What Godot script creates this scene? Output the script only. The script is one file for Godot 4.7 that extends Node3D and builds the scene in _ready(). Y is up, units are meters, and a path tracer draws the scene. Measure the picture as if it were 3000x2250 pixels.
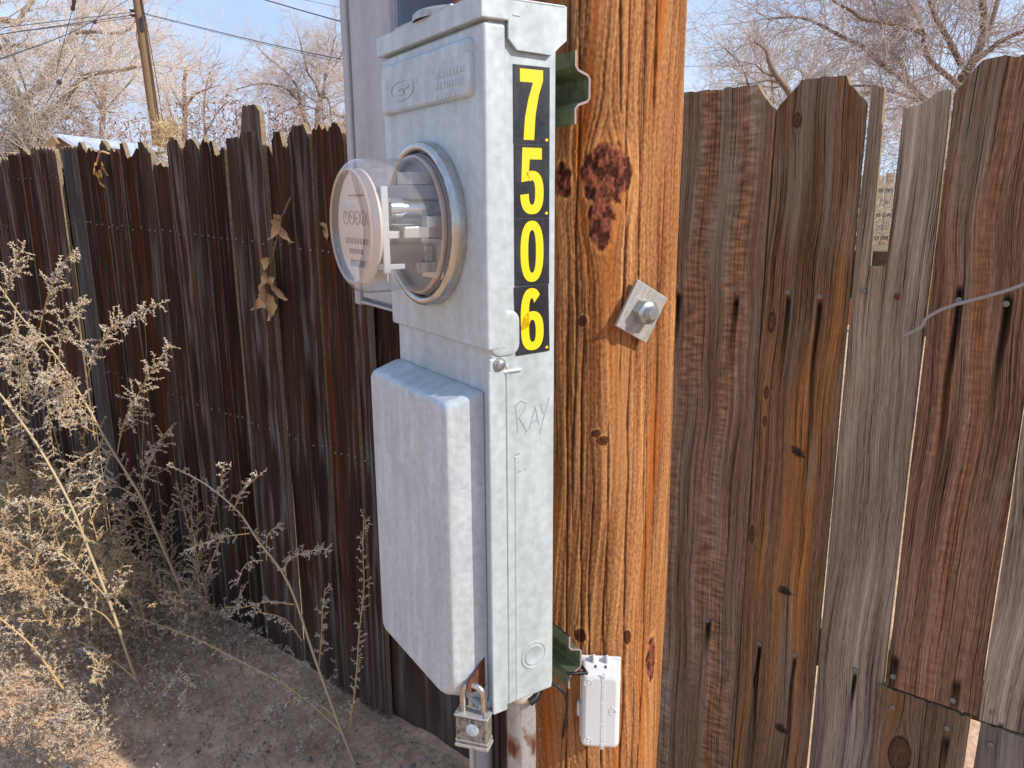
extends Node3D

const EYE := 1.56
const S_DIR := Vector3(-0.78369, 0.0, -0.62115)      # along the fence, away to the left
const F_IN := Vector3(-0.62115, 0.0, 0.78369)        # fence normal, towards the alley
const V_LEFT := Vector3(-0.53066, 0.0, -0.84759)     # along the meter box front, to its left
const V_BACK := Vector3(0.84759, 0.0, -0.53066)      # through the meter box, to the pole
const POLE_AT := Vector3(0.1108, 0.0, -1.1103)
const POLE_R := 0.122
const FENCE_AT := Vector3(0.86961, 0.0, -1.09717)

var rng := RandomNumberGenerator.new()
var M := {}


# ---------------------------------------------------------------- mesh builder
class Mb:
	var v := PackedVector3Array()
	var n := PackedVector3Array()
	var t := PackedVector2Array()
	var c := PackedColorArray()
	var ix := PackedInt32Array()
	var col := Color.WHITE

	func add(p: Vector3, nn: Vector3, uv := Vector2.ZERO) -> int:
		v.append(p)
		n.append(nn)
		t.append(uv)
		c.append(col)
		return v.size() - 1

	func tri(a: Vector3, b: Vector3, d: Vector3, ua := Vector2.ZERO, ub := Vector2.ZERO, ud := Vector2.ZERO) -> void:
		var nn := (b - a).cross(d - a).normalized()
		var i := add(a, nn, ua)
		add(b, nn, ub)
		add(d, nn, ud)
		ix.append_array([i, i + 2, i + 1])

	func quad(a: Vector3, b: Vector3, d: Vector3, e: Vector3, ua := Vector2(0, 0), ub := Vector2(1, 0), ud := Vector2(1, 1), ue := Vector2(0, 1)) -> void:
		var nn := (d - a).cross(e - b).normalized()
		var i := add(a, nn, ua)
		add(b, nn, ub)
		add(d, nn, ud)
		add(e, nn, ue)
		ix.append_array([i, i + 2, i + 1, i, i + 3, i + 2])

	# w x h points, row after row; s = 1 when (along the row) x (to the next row) points outwards
	func grid(p: PackedVector3Array, w: int, h: int, s := 1.0, uv := PackedVector2Array(), closed := false) -> void:
		var base := v.size()
		for j in h:
			for i in w:
				var i0 := i - 1
				var i1 := i + 1
				if closed:
					i0 = w - 2 if i == 0 else i - 1
					i1 = 1 if i == w - 1 else i + 1
				else:
					i0 = maxi(i0, 0)
					i1 = mini(i1, w - 1)
				var du := p[j * w + i1] - p[j * w + i0]
				var dv := p[mini(j + 1, h - 1) * w + i] - p[maxi(j - 1, 0) * w + i]
				var nn := du.cross(dv) * s
				if nn.length_squared() < 1e-20:
					nn = Vector3.UP
				v.append(p[j * w + i])
				n.append(nn.normalized())
				t.append(uv[j * w + i] if uv.size() else Vector2(float(i) / (w - 1), float(j) / (h - 1)))
				c.append(col)
		for j in h - 1:
			for i in w - 1:
				var a := base + j * w + i
				if s > 0:
					ix.append_array([a, a + w + 1, a + 1, a, a + w, a + w + 1])
				else:
					ix.append_array([a, a + 1, a + w + 1, a, a + w + 1, a + w])

	func rbox(xf: Transform3D, lo: Vector3, hi: Vector3, r: float, k := 2) -> void:
		var ilo := lo + Vector3(r, r, r)
		var ihi := hi - Vector3(r, r, r)
		for axis in 3:
			var u := (axis + 1) % 3
			var w := (axis + 2) % 3
			var cu := ticks(lo[u], hi[u], r, k)
			var cw := ticks(lo[w], hi[w], r, k)
			for sgn in [1.0, -1.0]:
				var base := v.size()
				for b in cw:
					for a in cu:
						var p := Vector3.ZERO
						p[axis] = hi[axis] if sgn > 0 else lo[axis]
						p[u] = a
						p[w] = b
						var q := p.clamp(ilo, ihi)
						var d := (p - q).normalized()
						add(xf * (q + d * r), (xf.basis * d).normalized(), Vector2((a - lo[u]) / (hi[u] - lo[u]), (b - lo[w]) / (hi[w] - lo[w])))
				var nu: int = cu.size()
				for j in cw.size() - 1:
					for i in nu - 1:
						var a0 := base + j * nu + i
						if sgn > 0:
							ix.append_array([a0, a0 + nu + 1, a0 + 1, a0, a0 + nu, a0 + nu + 1])
						else:
							ix.append_array([a0, a0 + 1, a0 + nu + 1, a0, a0 + nu + 1, a0 + nu])

	static func ticks(lo: float, hi: float, r: float, k: int) -> PackedFloat32Array:
		var out := PackedFloat32Array()
		for i in k + 1:
			out.append(lo + r * (1.0 - tan(PI / 4 * (1.0 - float(i) / k))))
		for i in k + 1:
			out.append(hi - r * (1.0 - tan(PI / 4 * float(i) / k)))
		return out

	# profile of (radius, z) turned about local z
	func lathe(xf: Transform3D, prof: Array, seg := 24) -> void:
		var m := prof.size()
		var sn := []
		for i in m - 1:
			var d: Vector2 = prof[i + 1] - prof[i]
			sn.append(Vector2(d.y, -d.x).normalized())
		for i in m - 1:
			var n0: Vector2 = sn[i]
			var n1: Vector2 = sn[i]
			if i > 0 and sn[i - 1].dot(sn[i]) > 0.6:
				n0 = (sn[i - 1] + sn[i]).normalized()
			if i < m - 2 and sn[i + 1].dot(sn[i]) > 0.6:
				n1 = (sn[i + 1] + sn[i]).normalized()
			var base := v.size()
			for j in seg + 1:
				var a := TAU * j / seg
				var ca := cos(a)
				var sa := sin(a)
				add(xf * Vector3(prof[i].x * ca, prof[i].x * sa, prof[i].y), (xf.basis * Vector3(n0.x * ca, n0.x * sa, n0.y)).normalized(), Vector2(float(j) / seg, float(i) / m))
				add(xf * Vector3(prof[i + 1].x * ca, prof[i + 1].x * sa, prof[i + 1].y), (xf.basis * Vector3(n1.x * ca, n1.x * sa, n1.y)).normalized(), Vector2(float(j) / seg, float(i + 1) / m))
			for j in seg:
				var a0 := base + j * 2
				ix.append_array([a0, a0 + 3, a0 + 2, a0, a0 + 1, a0 + 3])

	func tube(pts: Array, r0: float, r1: float, sides := 6, cap := true) -> void:
		var m := pts.size()
		var base := v.size()
		var side := Vector3.ZERO
		var len_v := 0.0
		for k in m:
			var d: Vector3 = (pts[mini(k + 1, m - 1)] - pts[maxi(k - 1, 0)]).normalized()
			if k > 0:
				len_v += pts[k].distance_to(pts[k - 1])
			if side == Vector3.ZERO:
				side = d.cross(Vector3(0.31, 0.2, 0.93))
				if side.length_squared() < 1e-4:
					side = d.cross(Vector3.RIGHT)
			side = (side - d * side.dot(d)).normalized()
			var up := d.cross(side)
			var r := lerpf(r0, r1, float(k) / (m - 1))
			for j in sides + 1:
				var a := TAU * j / sides
				var o := side * cos(a) + up * sin(a)
				add(pts[k] + o * r, o, Vector2(float(j) / sides, len_v))
		for k in m - 1:
			for j in sides:
				var a0 := base + k * (sides + 1) + j
				var b0 := a0 + sides + 1
				ix.append_array([a0, b0 + 1, a0 + 1, a0, b0, b0 + 1])
		if cap:
			for e in 2:
				var k := 0 if e == 0 else m - 1
				var d: Vector3 = (pts[1] - pts[0]) if e == 0 else (pts[m - 1] - pts[m - 2])
				d = d.normalized() * (-1.0 if e == 0 else 1.0)
				var c0 := add(pts[k], d)
				for j in sides + 1:
					add(v[base + k * (sides + 1) + j], d)
				for j in sides:
					if e == 0:
						ix.append_array([c0, c0 + 1 + j, c0 + 2 + j])
					else:
						ix.append_array([c0, c0 + 2 + j, c0 + 1 + j])

	# light twig: three sides, no caps
	func twig(a: Vector3, b: Vector3, d: Vector3, r0: float, r1: float) -> void:
		var dir := (d - a).normalized()
		var s := dir.cross(Vector3(0.37, 0.21, 0.9)).normalized()
		var u := dir.cross(s)
		var base := v.size()
		var o1 := s
		var o2 := -0.5 * s + 0.866 * u
		var o3 := -0.5 * s - 0.866 * u
		var rm := (r0 + r1) * 0.5
		v.append_array([a + o1 * r0, a + o2 * r0, a + o3 * r0, b + o1 * rm, b + o2 * rm, b + o3 * rm, d + o1 * r1, d + o2 * r1, d + o3 * r1])
		n.append_array([o1, o2, o3, o1, o2, o3, o1, o2, o3])
		for i in 9:
			t.append(Vector2.ZERO)
			c.append(col)
		for k in 2:
			for j in 3:
				var p := base + k * 3 + j
				var q := base + k * 3 + (j + 1) % 3
				ix.append_array([p, q + 3, q, p, p + 3, q + 3])

	func prism(xf: Transform3D, poly: PackedVector2Array, z0: float, z1: float) -> void:
		var area := 0.0
		var m := poly.size()
		for i in m:
			area += poly[i].cross(poly[(i + 1) % m])
		if area < 0:
			poly.reverse()
		var tr := Geometry2D.triangulate_polygon(poly)
		for i in range(0, tr.size(), 3):
			var a := poly[tr[i]]
			var b := poly[tr[i + 1]]
			var d := poly[tr[i + 2]]
			if (b - a).cross(d - a) < 0:
				var q := b
				b = d
				d = q
			tri(xf * Vector3(a.x, a.y, z1), xf * Vector3(b.x, b.y, z1), xf * Vector3(d.x, d.y, z1), a, b, d)
			tri(xf * Vector3(a.x, a.y, z0), xf * Vector3(d.x, d.y, z0), xf * Vector3(b.x, b.y, z0), a, d, b)
		for i in m:
			var a := poly[i]
			var b := poly[(i + 1) % m]
			quad(xf * Vector3(a.x, a.y, z0), xf * Vector3(b.x, b.y, z0), xf * Vector3(b.x, b.y, z1), xf * Vector3(a.x, a.y, z1))

	# rings of equal count, joined in order; smooth along, optional lid on the last
	func loft(xf: Transform3D, rings: Array, lid := true) -> void:
		var m: int = rings[0].size()
		var p := PackedVector3Array()
		for r in rings:
			for i in m + 1:
				p.append(xf * r[i % m])
		grid(p, m + 1, rings.size(), 1.0, PackedVector2Array(), true)
		if lid:
			var last: Array = rings[rings.size() - 1]
			var mid := Vector3.ZERO
			for q in last:
				mid += q / m
			for i in m:
				tri(xf * mid, xf * last[i], xf * last[(i + 1) % m])

	func mesh() -> ArrayMesh:
		var a := []
		a.resize(Mesh.ARRAY_MAX)
		a[Mesh.ARRAY_VERTEX] = v
		a[Mesh.ARRAY_NORMAL] = n
		a[Mesh.ARRAY_TEX_UV] = t
		a[Mesh.ARRAY_COLOR] = c
		a[Mesh.ARRAY_INDEX] = ix
		var am := ArrayMesh.new()
		am.add_surface_from_arrays(Mesh.PRIMITIVE_TRIANGLES, a)
		return am


# ---------------------------------------------------------------- nodes
var taken := {}

func numbered(called: String) -> String:
	taken[called] = taken.get(called, 0) + 1
	return called if taken[called] == 1 else "%s_%03d" % [called, taken[called] - 1]

func thing(called: String, label: String, category: String, at := Transform3D(), group := "") -> Node3D:
	var o := Node3D.new()
	o.name = numbered(called)
	add_child(o, true)
	o.transform = at
	tag(o, label, category, group)
	return o

func tag(o: Node3D, label: String, category: String, group := "") -> void:
	o.set_meta("label", label)
	o.set_meta("category", category)
	if group:
		o.set_meta("group", group)

func obj(called: String, what: Variant, m: Material, parent: Node = null, kind := "") -> MeshInstance3D:
	var o := MeshInstance3D.new()
	o.mesh = what.mesh() if what is Mb else what
	o.material_override = m
	if parent == null:
		o.name = numbered(called)
		add_child(o, true)
	else:
		var k := 0
		var nm := called
		while parent.has_node(NodePath(nm)):
			k += 1
			nm = "%s_%03d" % [called, k]
		o.name = nm
		parent.add_child(o, true)
	if kind:
		o.set_meta("kind", kind)
	return o

func lin(r: float, g: float, b: float) -> Color:
	return Color(r, g, b).linear_to_srgb()

func mat(c: Color, rough := 0.8, metal := 0.0) -> StandardMaterial3D:
	var m := StandardMaterial3D.new()
	m.albedo_color = c
	m.roughness = rough
	m.metallic = metal
	return m

func turned(at: Vector3, x: Vector3, y := Vector3.UP) -> Transform3D:
	return Transform3D(Basis(x, y, x.cross(y)), at)

func facing(at: Vector3, z: Vector3) -> Transform3D:      # local z along a direction
	z = z.normalized()
	var up := Vector3.UP if absf(z.y) < 0.95 else Vector3.RIGHT
	var x := up.cross(z).normalized()
	return Transform3D(Basis(x, z.cross(x), z), at)

func fence_xf(s: float, y: float, out: float) -> Transform3D:
	return turned(FENCE_AT + S_DIR * s + F_IN * out + Vector3.UP * y, -S_DIR)

func noise(sd: int, freq: float, oct := 3, kind := FastNoiseLite.TYPE_SIMPLEX_SMOOTH) -> FastNoiseLite:
	var f := FastNoiseLite.new()
	f.seed = sd
	f.frequency = freq
	f.noise_type = kind
	f.fractal_octaves = oct
	return f

func noise_bytes(sd: int, freq: float, w: int, h: int, from_w: int, from_h: int, oct := 3) -> PackedByteArray:
	var im := noise(sd, freq, oct).get_image(from_w, from_h)
	im.convert(Image.FORMAT_L8)
	if from_w != w or from_h != h:
		im.resize(w, h, Image.INTERPOLATE_CUBIC)
	return im.get_data()

func tex(data: PackedByteArray, w: int, h: int, f: Image.Format) -> ImageTexture:
	return ImageTexture.create_from_image(Image.create_from_data(w, h, false, f, data))

# ---------------------------------------------------------------- materials
# weathered wood: streaks along the grain, grey and rusty patches, splits, knots, stains
func wood(sd: int, w: int, h: int, dark: Color, mid: Color, grey: Color, rust: Color, greyness: float, rustness: float, saw := 0.0, knots := [], stains := [], dusty := true, near := false) -> StandardMaterial3D:
	var fine := noise_bytes(sd, 0.22, w, h, w, h / 40, 3)
	var mediumn := noise_bytes(sd + 1, 0.045, w, h, w, h / 50, 3)
	var patch := noise_bytes(sd + 2, 0.05, w, h, w / 4, h / 14, 4)
	var patch2 := noise_bytes(sd + 3, 0.035, w, h, w / 4, h / 20, 3)
	var cross := noise_bytes(sd + 4, 0.16, w, h, w / 12, h, 3)
	var grit := noise_bytes(sd + 5, 0.35, w, h, w, h / 6, 2)
	var sway := noise(sd + 6, 0.004, 2)
	var alb := PackedByteArray()
	alb.resize(w * h * 3)
	var hei := PackedByteArray()
	hei.resize(w * h)
	var thr := 66 if near else 56
	for y in h:
		var off := int(sway.get_noise_1d(y) * w * 0.07) + w
		var vy := float(y) / h
		var dust := clampf((vy - 0.76) * 4.0, 0.0, 0.8) if dusty else 0.0
		for x in w:
			var xo := off
			var kn := 0.0
			var kring := 1.0
			for k in knots:
				var dx: float = x - k[0]
				var dy: float = y - k[1]
				var q: float = dx * dx / (k[2] * k[2]) + dy * dy / (k[3] * k[3])
				if q < 9.0:
					xo -= int(signf(dx) * k[2] * 0.9 * exp(-q * 0.55))
					if q < 1.15:
						kn = clampf((1.15 - q) * 4.0, 0.0, 1.0)
						kring = 0.78 + 0.20 * sin(sqrt(q) * 7.0 + grit[y * w + x] * 0.035) - 0.35 * clampf((q - 0.7) * 3.0, 0.0, 1.0)
			var xs := (x + xo) % w
			var i := y * w + x
			var js := y * w + xs
			var a := fine[js]
			var b := mediumn[js]
			var t := (a * 0.62 + b * 0.38 + grit[js] * 0.5 + patch2[js] * 0.45) / 255.0 - 0.46 if near else (a * 0.42 + b * 0.42 + grit[js] * 0.4 + patch2[js] * 0.4) / 255.0 - 0.33
			var r := lerpf(dark.r, mid.r, t)
			var g := lerpf(dark.g, mid.g, t)
			var bl := lerpf(dark.b, mid.b, t)
			var pg := clampf((patch[js] / 255.0 - 1.0 + greyness) * 2.4 + 0.35 * (a / 255.0 - 0.5) + (clampf((0.20 - vy) * 4.0, 0.0, 0.7) if near else 0.0), 0.0, 1.0)
			var pr := clampf((patch2[js] / 255.0 - 1.0 + rustness) * 2.2, 0.0, 1.0)
			r = lerpf(r, rust.r * (0.55 + 0.6 * t), pr)
			g = lerpf(g, rust.g * (0.55 + 0.6 * t), pr)
			bl = lerpf(bl, rust.b * (0.55 + 0.6 * t), pr)
			var gt := 0.72 + 0.45 * t
			r = lerpf(r, grey.r * gt, pg)
			g = lerpf(g, grey.g * gt, pg)
			bl = lerpf(bl, grey.b * gt, pg)
			if dust > 0.0:
				var du := dust * (0.4 + 0.7 * patch[i] / 255.0)
				r = lerpf(r, 0.42, du)
				g = lerpf(g, 0.365, du)
				bl = lerpf(bl, 0.325, du)
			var hh := 60.0 + a * 0.35 + b * 0.35
			if saw > 0.0:
				var cs := (cross[i] - 128) / 128.0
				var m := 1.0 + saw * cs * 0.6 * clampf((patch2[i] - 90) / 90.0, 0.0, 1.0)
				r *= m
				g *= m
				bl *= m
				hh += cs * saw * 40.0
			if a < thr and b < 120:
				var cr := float(thr - a) / thr
				var m2 := 1.0 - 0.62 * minf(1.0, cr * 2.0)
				r *= m2
				g *= m2
				bl *= m2
				hh -= 90.0 * minf(1.0, cr * 2.0)
			if kn > 0.0:
				r = lerpf(r, (0.34 + 0.22 * grit[i] / 255.0) * kring, kn * 0.85)
				g = lerpf(g, (0.23 + 0.18 * grit[i] / 255.0) * kring, kn * 0.85)
				bl = lerpf(bl, (0.175 + 0.14 * grit[i] / 255.0) * kring, kn * 0.85)
				hh += 25.0 * kn * (grit[i] / 128.0 - 0.5)
			for s in stains:
				var sx: float = absf(x + xo - off + 3.0 * sin(y * 0.05) - s[0]) / (s[3] * 1.35)
				if sx < 1.0 and y > s[1] and y < s[1] + s[2]:
					var q2: float = (y - s[1]) / float(s[2])
					var f: float = clampf((1.0 - sx * sx) * pow(1.0 - q2, 1.3) * clampf(q2 * s[2] * 0.12, 0.0, 1.0) * (0.35 + 1.0 * (b / 255.0)), 0.0, 0.8)
					r *= 1.0 - f
					g *= 1.0 - f
					bl *= 1.0 - f
			alb[i * 3] = int(clampf(r, 0.0, 1.0) * 255.0)
			alb[i * 3 + 1] = int(clampf(g, 0.0, 1.0) * 255.0)
			alb[i * 3 + 2] = int(clampf(bl, 0.0, 1.0) * 255.0)
			hei[i] = int(clampf(hh, 0.0, 255.0))
	var m := mat(Color.WHITE, 0.9)
	m.metallic_specular = 0.12
	m.vertex_color_use_as_albedo = true
	m.albedo_texture = tex(alb, w, h, Image.FORMAT_RGB8)
	m.heightmap_enabled = true
	m.heightmap_scale = 0.16
	m.heightmap_texture = tex(hei, w, h, Image.FORMAT_L8)
	return m

# painted or galvanised steel: mottling, smudges, specks, faint runs; own axes, no UVs
func steel(sd: int, base: Color, smudge: Color, amount: float, rough: float, metal: float, scale := 2.2) -> StandardMaterial3D:
	var w := 512
	var big := noise_bytes(sd, 0.011, w, w, w, w / 2, 5)
	var runs := noise_bytes(sd + 1, 0.02, w, w, w, w / 10, 4)
	var speck := noise_bytes(sd + 2, 0.11, w, w, w, w, 2)
	var spang := noise_bytes(sd + 3, 0.045, w, w, w, w, 2)
	var alb := PackedByteArray()
	alb.resize(w * w * 3)
	var ro := PackedByteArray()
	ro.resize(w * w)
	for i in w * w:
		var f := clampf((big[i] / 255.0 - 0.5) * 1.9 * (0.15 + 1.1 * runs[i] / 255.0), 0.0, 1.0) * amount
		var q := 1.0 + (runs[i] - 128) / 255.0 * 0.12 + (spang[i] - 128) / 255.0 * 0.10
		if speck[i] < 38:
			f = minf(1.0, f + 0.45)
		alb[i * 3] = int(clampf(lerpf(base.r, smudge.r, f) * q, 0.0, 1.0) * 255.0)
		alb[i * 3 + 1] = int(clampf(lerpf(base.g, smudge.g, f) * q, 0.0, 1.0) * 255.0)
		alb[i * 3 + 2] = int(clampf(lerpf(base.b, smudge.b, f) * q, 0.0, 1.0) * 255.0)
		ro[i] = int(clampf(rough + (big[i] - 128) / 255.0 * 0.25 + (spang[i] - 128) / 255.0 * 0.12, 0.1, 1.0) * 255.0)
	var m := mat(Color.WHITE, 1.0, metal)
	m.albedo_texture = tex(alb, w, w, Image.FORMAT_RGB8)
	m.roughness_texture = tex(ro, w, w, Image.FORMAT_L8)
	m.uv1_triplanar = true
	m.uv1_scale = Vector3(scale, scale, scale)
	m.uv1_triplanar_sharpness = 4.0
	return m

# rough ground, bark and the like: two-colour noise in world axes with relief
func rough_mat(sd: int, c0: Color, c1: Color, freq: float, scale: float, relief: float, stretch := 1.0) -> StandardMaterial3D:
	var w := 512
	var a := noise_bytes(sd, freq, w, w, w, maxi(int(w / stretch), 8), 5)
	var b := noise_bytes(sd + 1, freq * 5.0, w, w, w, maxi(int(w / stretch), 8), 3)
	var alb := PackedByteArray()
	alb.resize(w * w * 3)
	var hei := PackedByteArray()
	hei.resize(w * w)
	for i in w * w:
		var f := clampf((a[i] * 0.55 + b[i] * 0.45) / 255.0 * 1.7 - 0.35, 0.0, 1.0)
		alb[i * 3] = int(lerpf(c0.r, c1.r, f) * 255.0)
		alb[i * 3 + 1] = int(lerpf(c0.g, c1.g, f) * 255.0)
		alb[i * 3 + 2] = int(lerpf(c0.b, c1.b, f) * 255.0)
		hei[i] = int(a[i] * 0.5 + b[i] * 0.5)
	var m := mat(Color.WHITE, 0.95)
	m.metallic_specular = 0.1
	m.albedo_texture = tex(alb, w, w, Image.FORMAT_RGB8)
	if relief > 0.0:
		m.heightmap_enabled = true
		m.heightmap_scale = relief
		m.heightmap_texture = tex(hei, w, w, Image.FORMAT_L8)
	m.uv1_triplanar = true
	m.uv1_world_triplanar = true
	m.uv1_scale = Vector3(scale, scale, scale)
	return m

# ---------------------------------------------------------------- near pole
const PW := 768
const PH := 1536
const P_TOP := 2.0
var pole_h := PackedByteArray()

func pole_point(phi: float, y: float, out := 0.0) -> Vector3:      # phi in degrees, 0 towards the alley, positive to the right
	var f := Vector3(-POLE_AT.x, 0, -POLE_AT.z).normalized()
	var r := Vector3(f.z, 0, -f.x)
	var a := deg_to_rad(phi)
	return POLE_AT + (f * cos(a) + r * sin(a)) * (POLE_R + out) + Vector3.UP * y

func pole_normal(phi: float) -> Vector3:
	return (pole_point(phi, 0, 1.0) - pole_point(phi, 0)).normalized()

func pole_material() -> StandardMaterial3D:
	# knots: phi, height, half width, half height in metres, kind (2 resin lump, 1 knot)
	var knots := [[8.5, 1.592, 0.031, 0.038, 2], [6.0, 1.535, 0.016, 0.034, 2], [-17.0, 1.585, 0.013, 0.022, 2], [-4.0, 1.41, 0.006, 0.008, 1], [9.0, 1.252, 0.009, 0.007, 1], [5.0, 1.262, 0.007, 0.006, 1], [-3.0, 0.965, 0.009, 0.012, 1], [55.0, 0.90, 0.015, 0.036, 2], [30.0, 0.955, 0.006, 0.012, 1], [-40.0, 1.1, 0.012, 0.014, 1], [75.0, 1.35, 0.012, 0.02, 1], [120.0, 1.0, 0.02, 0.03, 2]]
	var fine := noise_bytes(900, 0.20, PW, PH, PW, PH / 48, 3)
	var med := noise_bytes(901, 0.05, PW, PH, PW, PH / 56, 3)
	var patch := noise_bytes(902, 0.04, PW, PH, PW / 4, PH / 16, 4)
	var red := noise_bytes(903, 0.06, PW, PH, PW / 3, PH / 36, 3)
	var grit := noise_bytes(904, 0.16, PW, PH, PW, PH, 3)
	var lump := noise_bytes(905, 0.055, PW, PH, PW, PH, 4)
	var sway := noise(906, 0.0032, 2)
	var crack := PackedByteArray()
	crack.resize(PW * PH)
	var r2 := RandomNumberGenerator.new()
	r2.seed = 77
	var lines := []      # phi, y top, y bottom, half width px
	for k in [[40.0, 2.0, 1.64, 3.2], [-7.0, 2.0, 1.66, 2.0], [-8.0, 1.70, 1.12, 2.6], [-3.0, 1.45, 0.9, 2.2], [14.0, 2.0, 1.66, 2.4], [20.0, 1.8, 1.3, 1.5], [31.0, 1.9, 1.62, 2.0], [27.0, 1.4, 0.5, 2.6], [44.0, 1.35, 0.4, 2.0], [13.0, 1.3, 0.7, 2.0], [-12.0, 1.5, 0.6, 2.4], [3.0, 1.25, 0.45, 2.2], [52.0, 1.6, 0.9, 1.4], [36.0, 1.0, 0.2, 1.6], [-14.0, 2.0, 1.7, 2.4]]:
		lines.append(k)
	for k in 80:
		var top := r2.randf_range(0.1, 2.05)
		lines.append([r2.randf_range(-180, 180), top, top - r2.randf_range(0.06, 0.5), r2.randf_range(0.35, 1.3)])
	var wob := noise(907, 0.012, 3)
	for k in lines.size():
		var ln: Array = lines[k]
		var y0 := int((P_TOP - ln[1]) / P_TOP * PH)
		var y1 := int((P_TOP - ln[2]) / P_TOP * PH)
		for y in range(maxi(y0, 0), mini(y1, PH)):
			var f := float(y - y0) / (y1 - y0)
			var hw: float = ln[3] * 0.62 * minf(1.0, minf(f, 1.0 - f) * 7.0 + 0.1) * (0.75 + 0.5 * wob.get_noise_2d(y * 3.0, k * 40.0))
			var xc: float = (0.5 + ln[0] / 360.0) * PW + wob.get_noise_2d(y * 0.35, k * 70.0) * 4.5
			for x in range(int(xc - hw - 1.0), int(xc + hw + 2.0)):
				var e := clampf(hw + 0.6 - absf(x - xc), 0.0, 1.0)
				var i := y * PW + posmod(x, PW)
				crack[i] = maxi(crack[i], int(255 * e))
	var alb := PackedByteArray()
	alb.resize(PW * PH * 3)
	pole_h.resize(PW * PH)
	var kpx := []
	for k in knots:
		kpx.append([(0.5 + k[0] / 360.0) * PW, (P_TOP - k[1]) / P_TOP * PH, k[2] / 0.7666 * PW, k[3] / P_TOP * PH, k[4]])
	var row_knots := []
	for y in PH:
		row_knots.clear()
		for k in kpx:
			if absf(y - k[1]) < k[3] * 3.2:
				row_knots.append(k)
		var off := int(sway.get_noise_1d(y * 0.6) * 16.0) + PW
		for x in PW:
			var xo := off
			var kn := 0.0
			var resin := false
			var ringd := 9.0
			for k in row_knots:
				var dx: float = x - k[0]
				var dy: float = y - k[1]
				var q: float = dx * dx / (k[2] * k[2]) + dy * dy / (k[3] * k[3])
				if q < 9.5:
					xo -= int(signf(dx) * k[2] * 0.65 * exp(-q * 0.5))
					var ed := q + (lump[y * PW + x] - 128) / 255.0 * 0.9
					ringd = minf(ringd, ed)
					if ed < 1.0:
						kn = maxf(kn, clampf((1.0 - ed) * 4.0, 0.0, 1.0))
						resin = k[4] == 2
			var i := y * PW + x
			var j := y * PW + (x + xo) % PW
			var a := fine[j] / 255.0
			var b := med[j] / 255.0
			var t := clampf(a * 0.58 + b * 0.45 + (grit[j] / 255.0 - 0.5) * 0.5 - 0.02, 0.0, 1.0)
			var r := lerpf(0.41, 0.87, t)
			var g := lerpf(0.23, 0.645, t)
			var bl := lerpf(0.135, 0.42, t)
			var pr := clampf((red[j] / 255.0 - 0.55) * 2.2, 0.0, 0.65)
			r = lerpf(r, 0.70, pr)
			g = lerpf(g, 0.37, pr)
			bl = lerpf(bl, 0.15, pr)
			var pg := clampf((patch[i] / 255.0 - 0.6) * 2.2, 0.0, 0.5)
			r = lerpf(r, 0.58, pg)
			g = lerpf(g, 0.43, pg)
			bl = lerpf(bl, 0.29, pg)
			var big := 0.79 + 0.33 * patch[i] / 255.0
			r *= big
			g *= big
			bl *= big
			var hh := 110.0 + 70.0 * (a - 0.5) + 55.0 * (b - 0.5) + (grit[i] - 128) * 0.10
			if ringd < 1.9 and ringd >= 1.0:
				var gl := (1.9 - ringd) * 0.45
				r = lerpf(r, 0.86, gl)
				g = lerpf(g, 0.60, gl)
				bl = lerpf(bl, 0.34, gl)
				hh += 40.0 * (1.9 - ringd)
			if kn > 0.0:
				var lm := lump[i] / 255.0
				var gm := grit[i] / 255.0
				if resin:
					var pit := clampf((lm - 0.20) * 3.0, 0.55, 1.0)
					r = lerpf(r, (0.36 + 0.30 * gm) * pit, kn)
					g = lerpf(g, (0.20 + 0.19 * gm) * pit, kn)
					bl = lerpf(bl, (0.15 + 0.15 * gm) * pit, kn)
					hh = lerpf(hh, 70.0 + 150.0 * lm + 70.0 * (gm - 0.5), kn)
				else:
					r = lerpf(r, 0.22 + 0.2 * gm, kn)
					g = lerpf(g, 0.13 + 0.12 * gm, kn)
					bl = lerpf(bl, 0.09 + 0.08 * gm, kn)
					hh = lerpf(hh, 90.0 + 50.0 * gm, kn)
			var ck := crack[i] / 255.0
			if ck > 0.0 and not (resin and kn > 0.5):
				r = lerpf(r, 0.26, ck * 0.7)
				g = lerpf(g, 0.145, ck * 0.7)
				bl = lerpf(bl, 0.08, ck * 0.7)
				hh -= ck * 80.0
			alb[i * 3] = int(clampf(r, 0.0, 1.0) * 255.0)
			alb[i * 3 + 1] = int(clampf(g, 0.0, 1.0) * 255.0)
			alb[i * 3 + 2] = int(clampf(bl, 0.0, 1.0) * 255.0)
			pole_h[i] = int(clampf(hh, 0.0, 255.0))
	var m := mat(Color.WHITE, 0.85)
	m.metallic_specular = 0.15
	m.albedo_texture = tex(alb, PW, PH, Image.FORMAT_RGB8)
	m.heightmap_enabled = true
	m.heightmap_scale = 0.15
	m.heightmap_texture = tex(pole_h, PW, PH, Image.FORMAT_L8)
	return m

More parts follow.
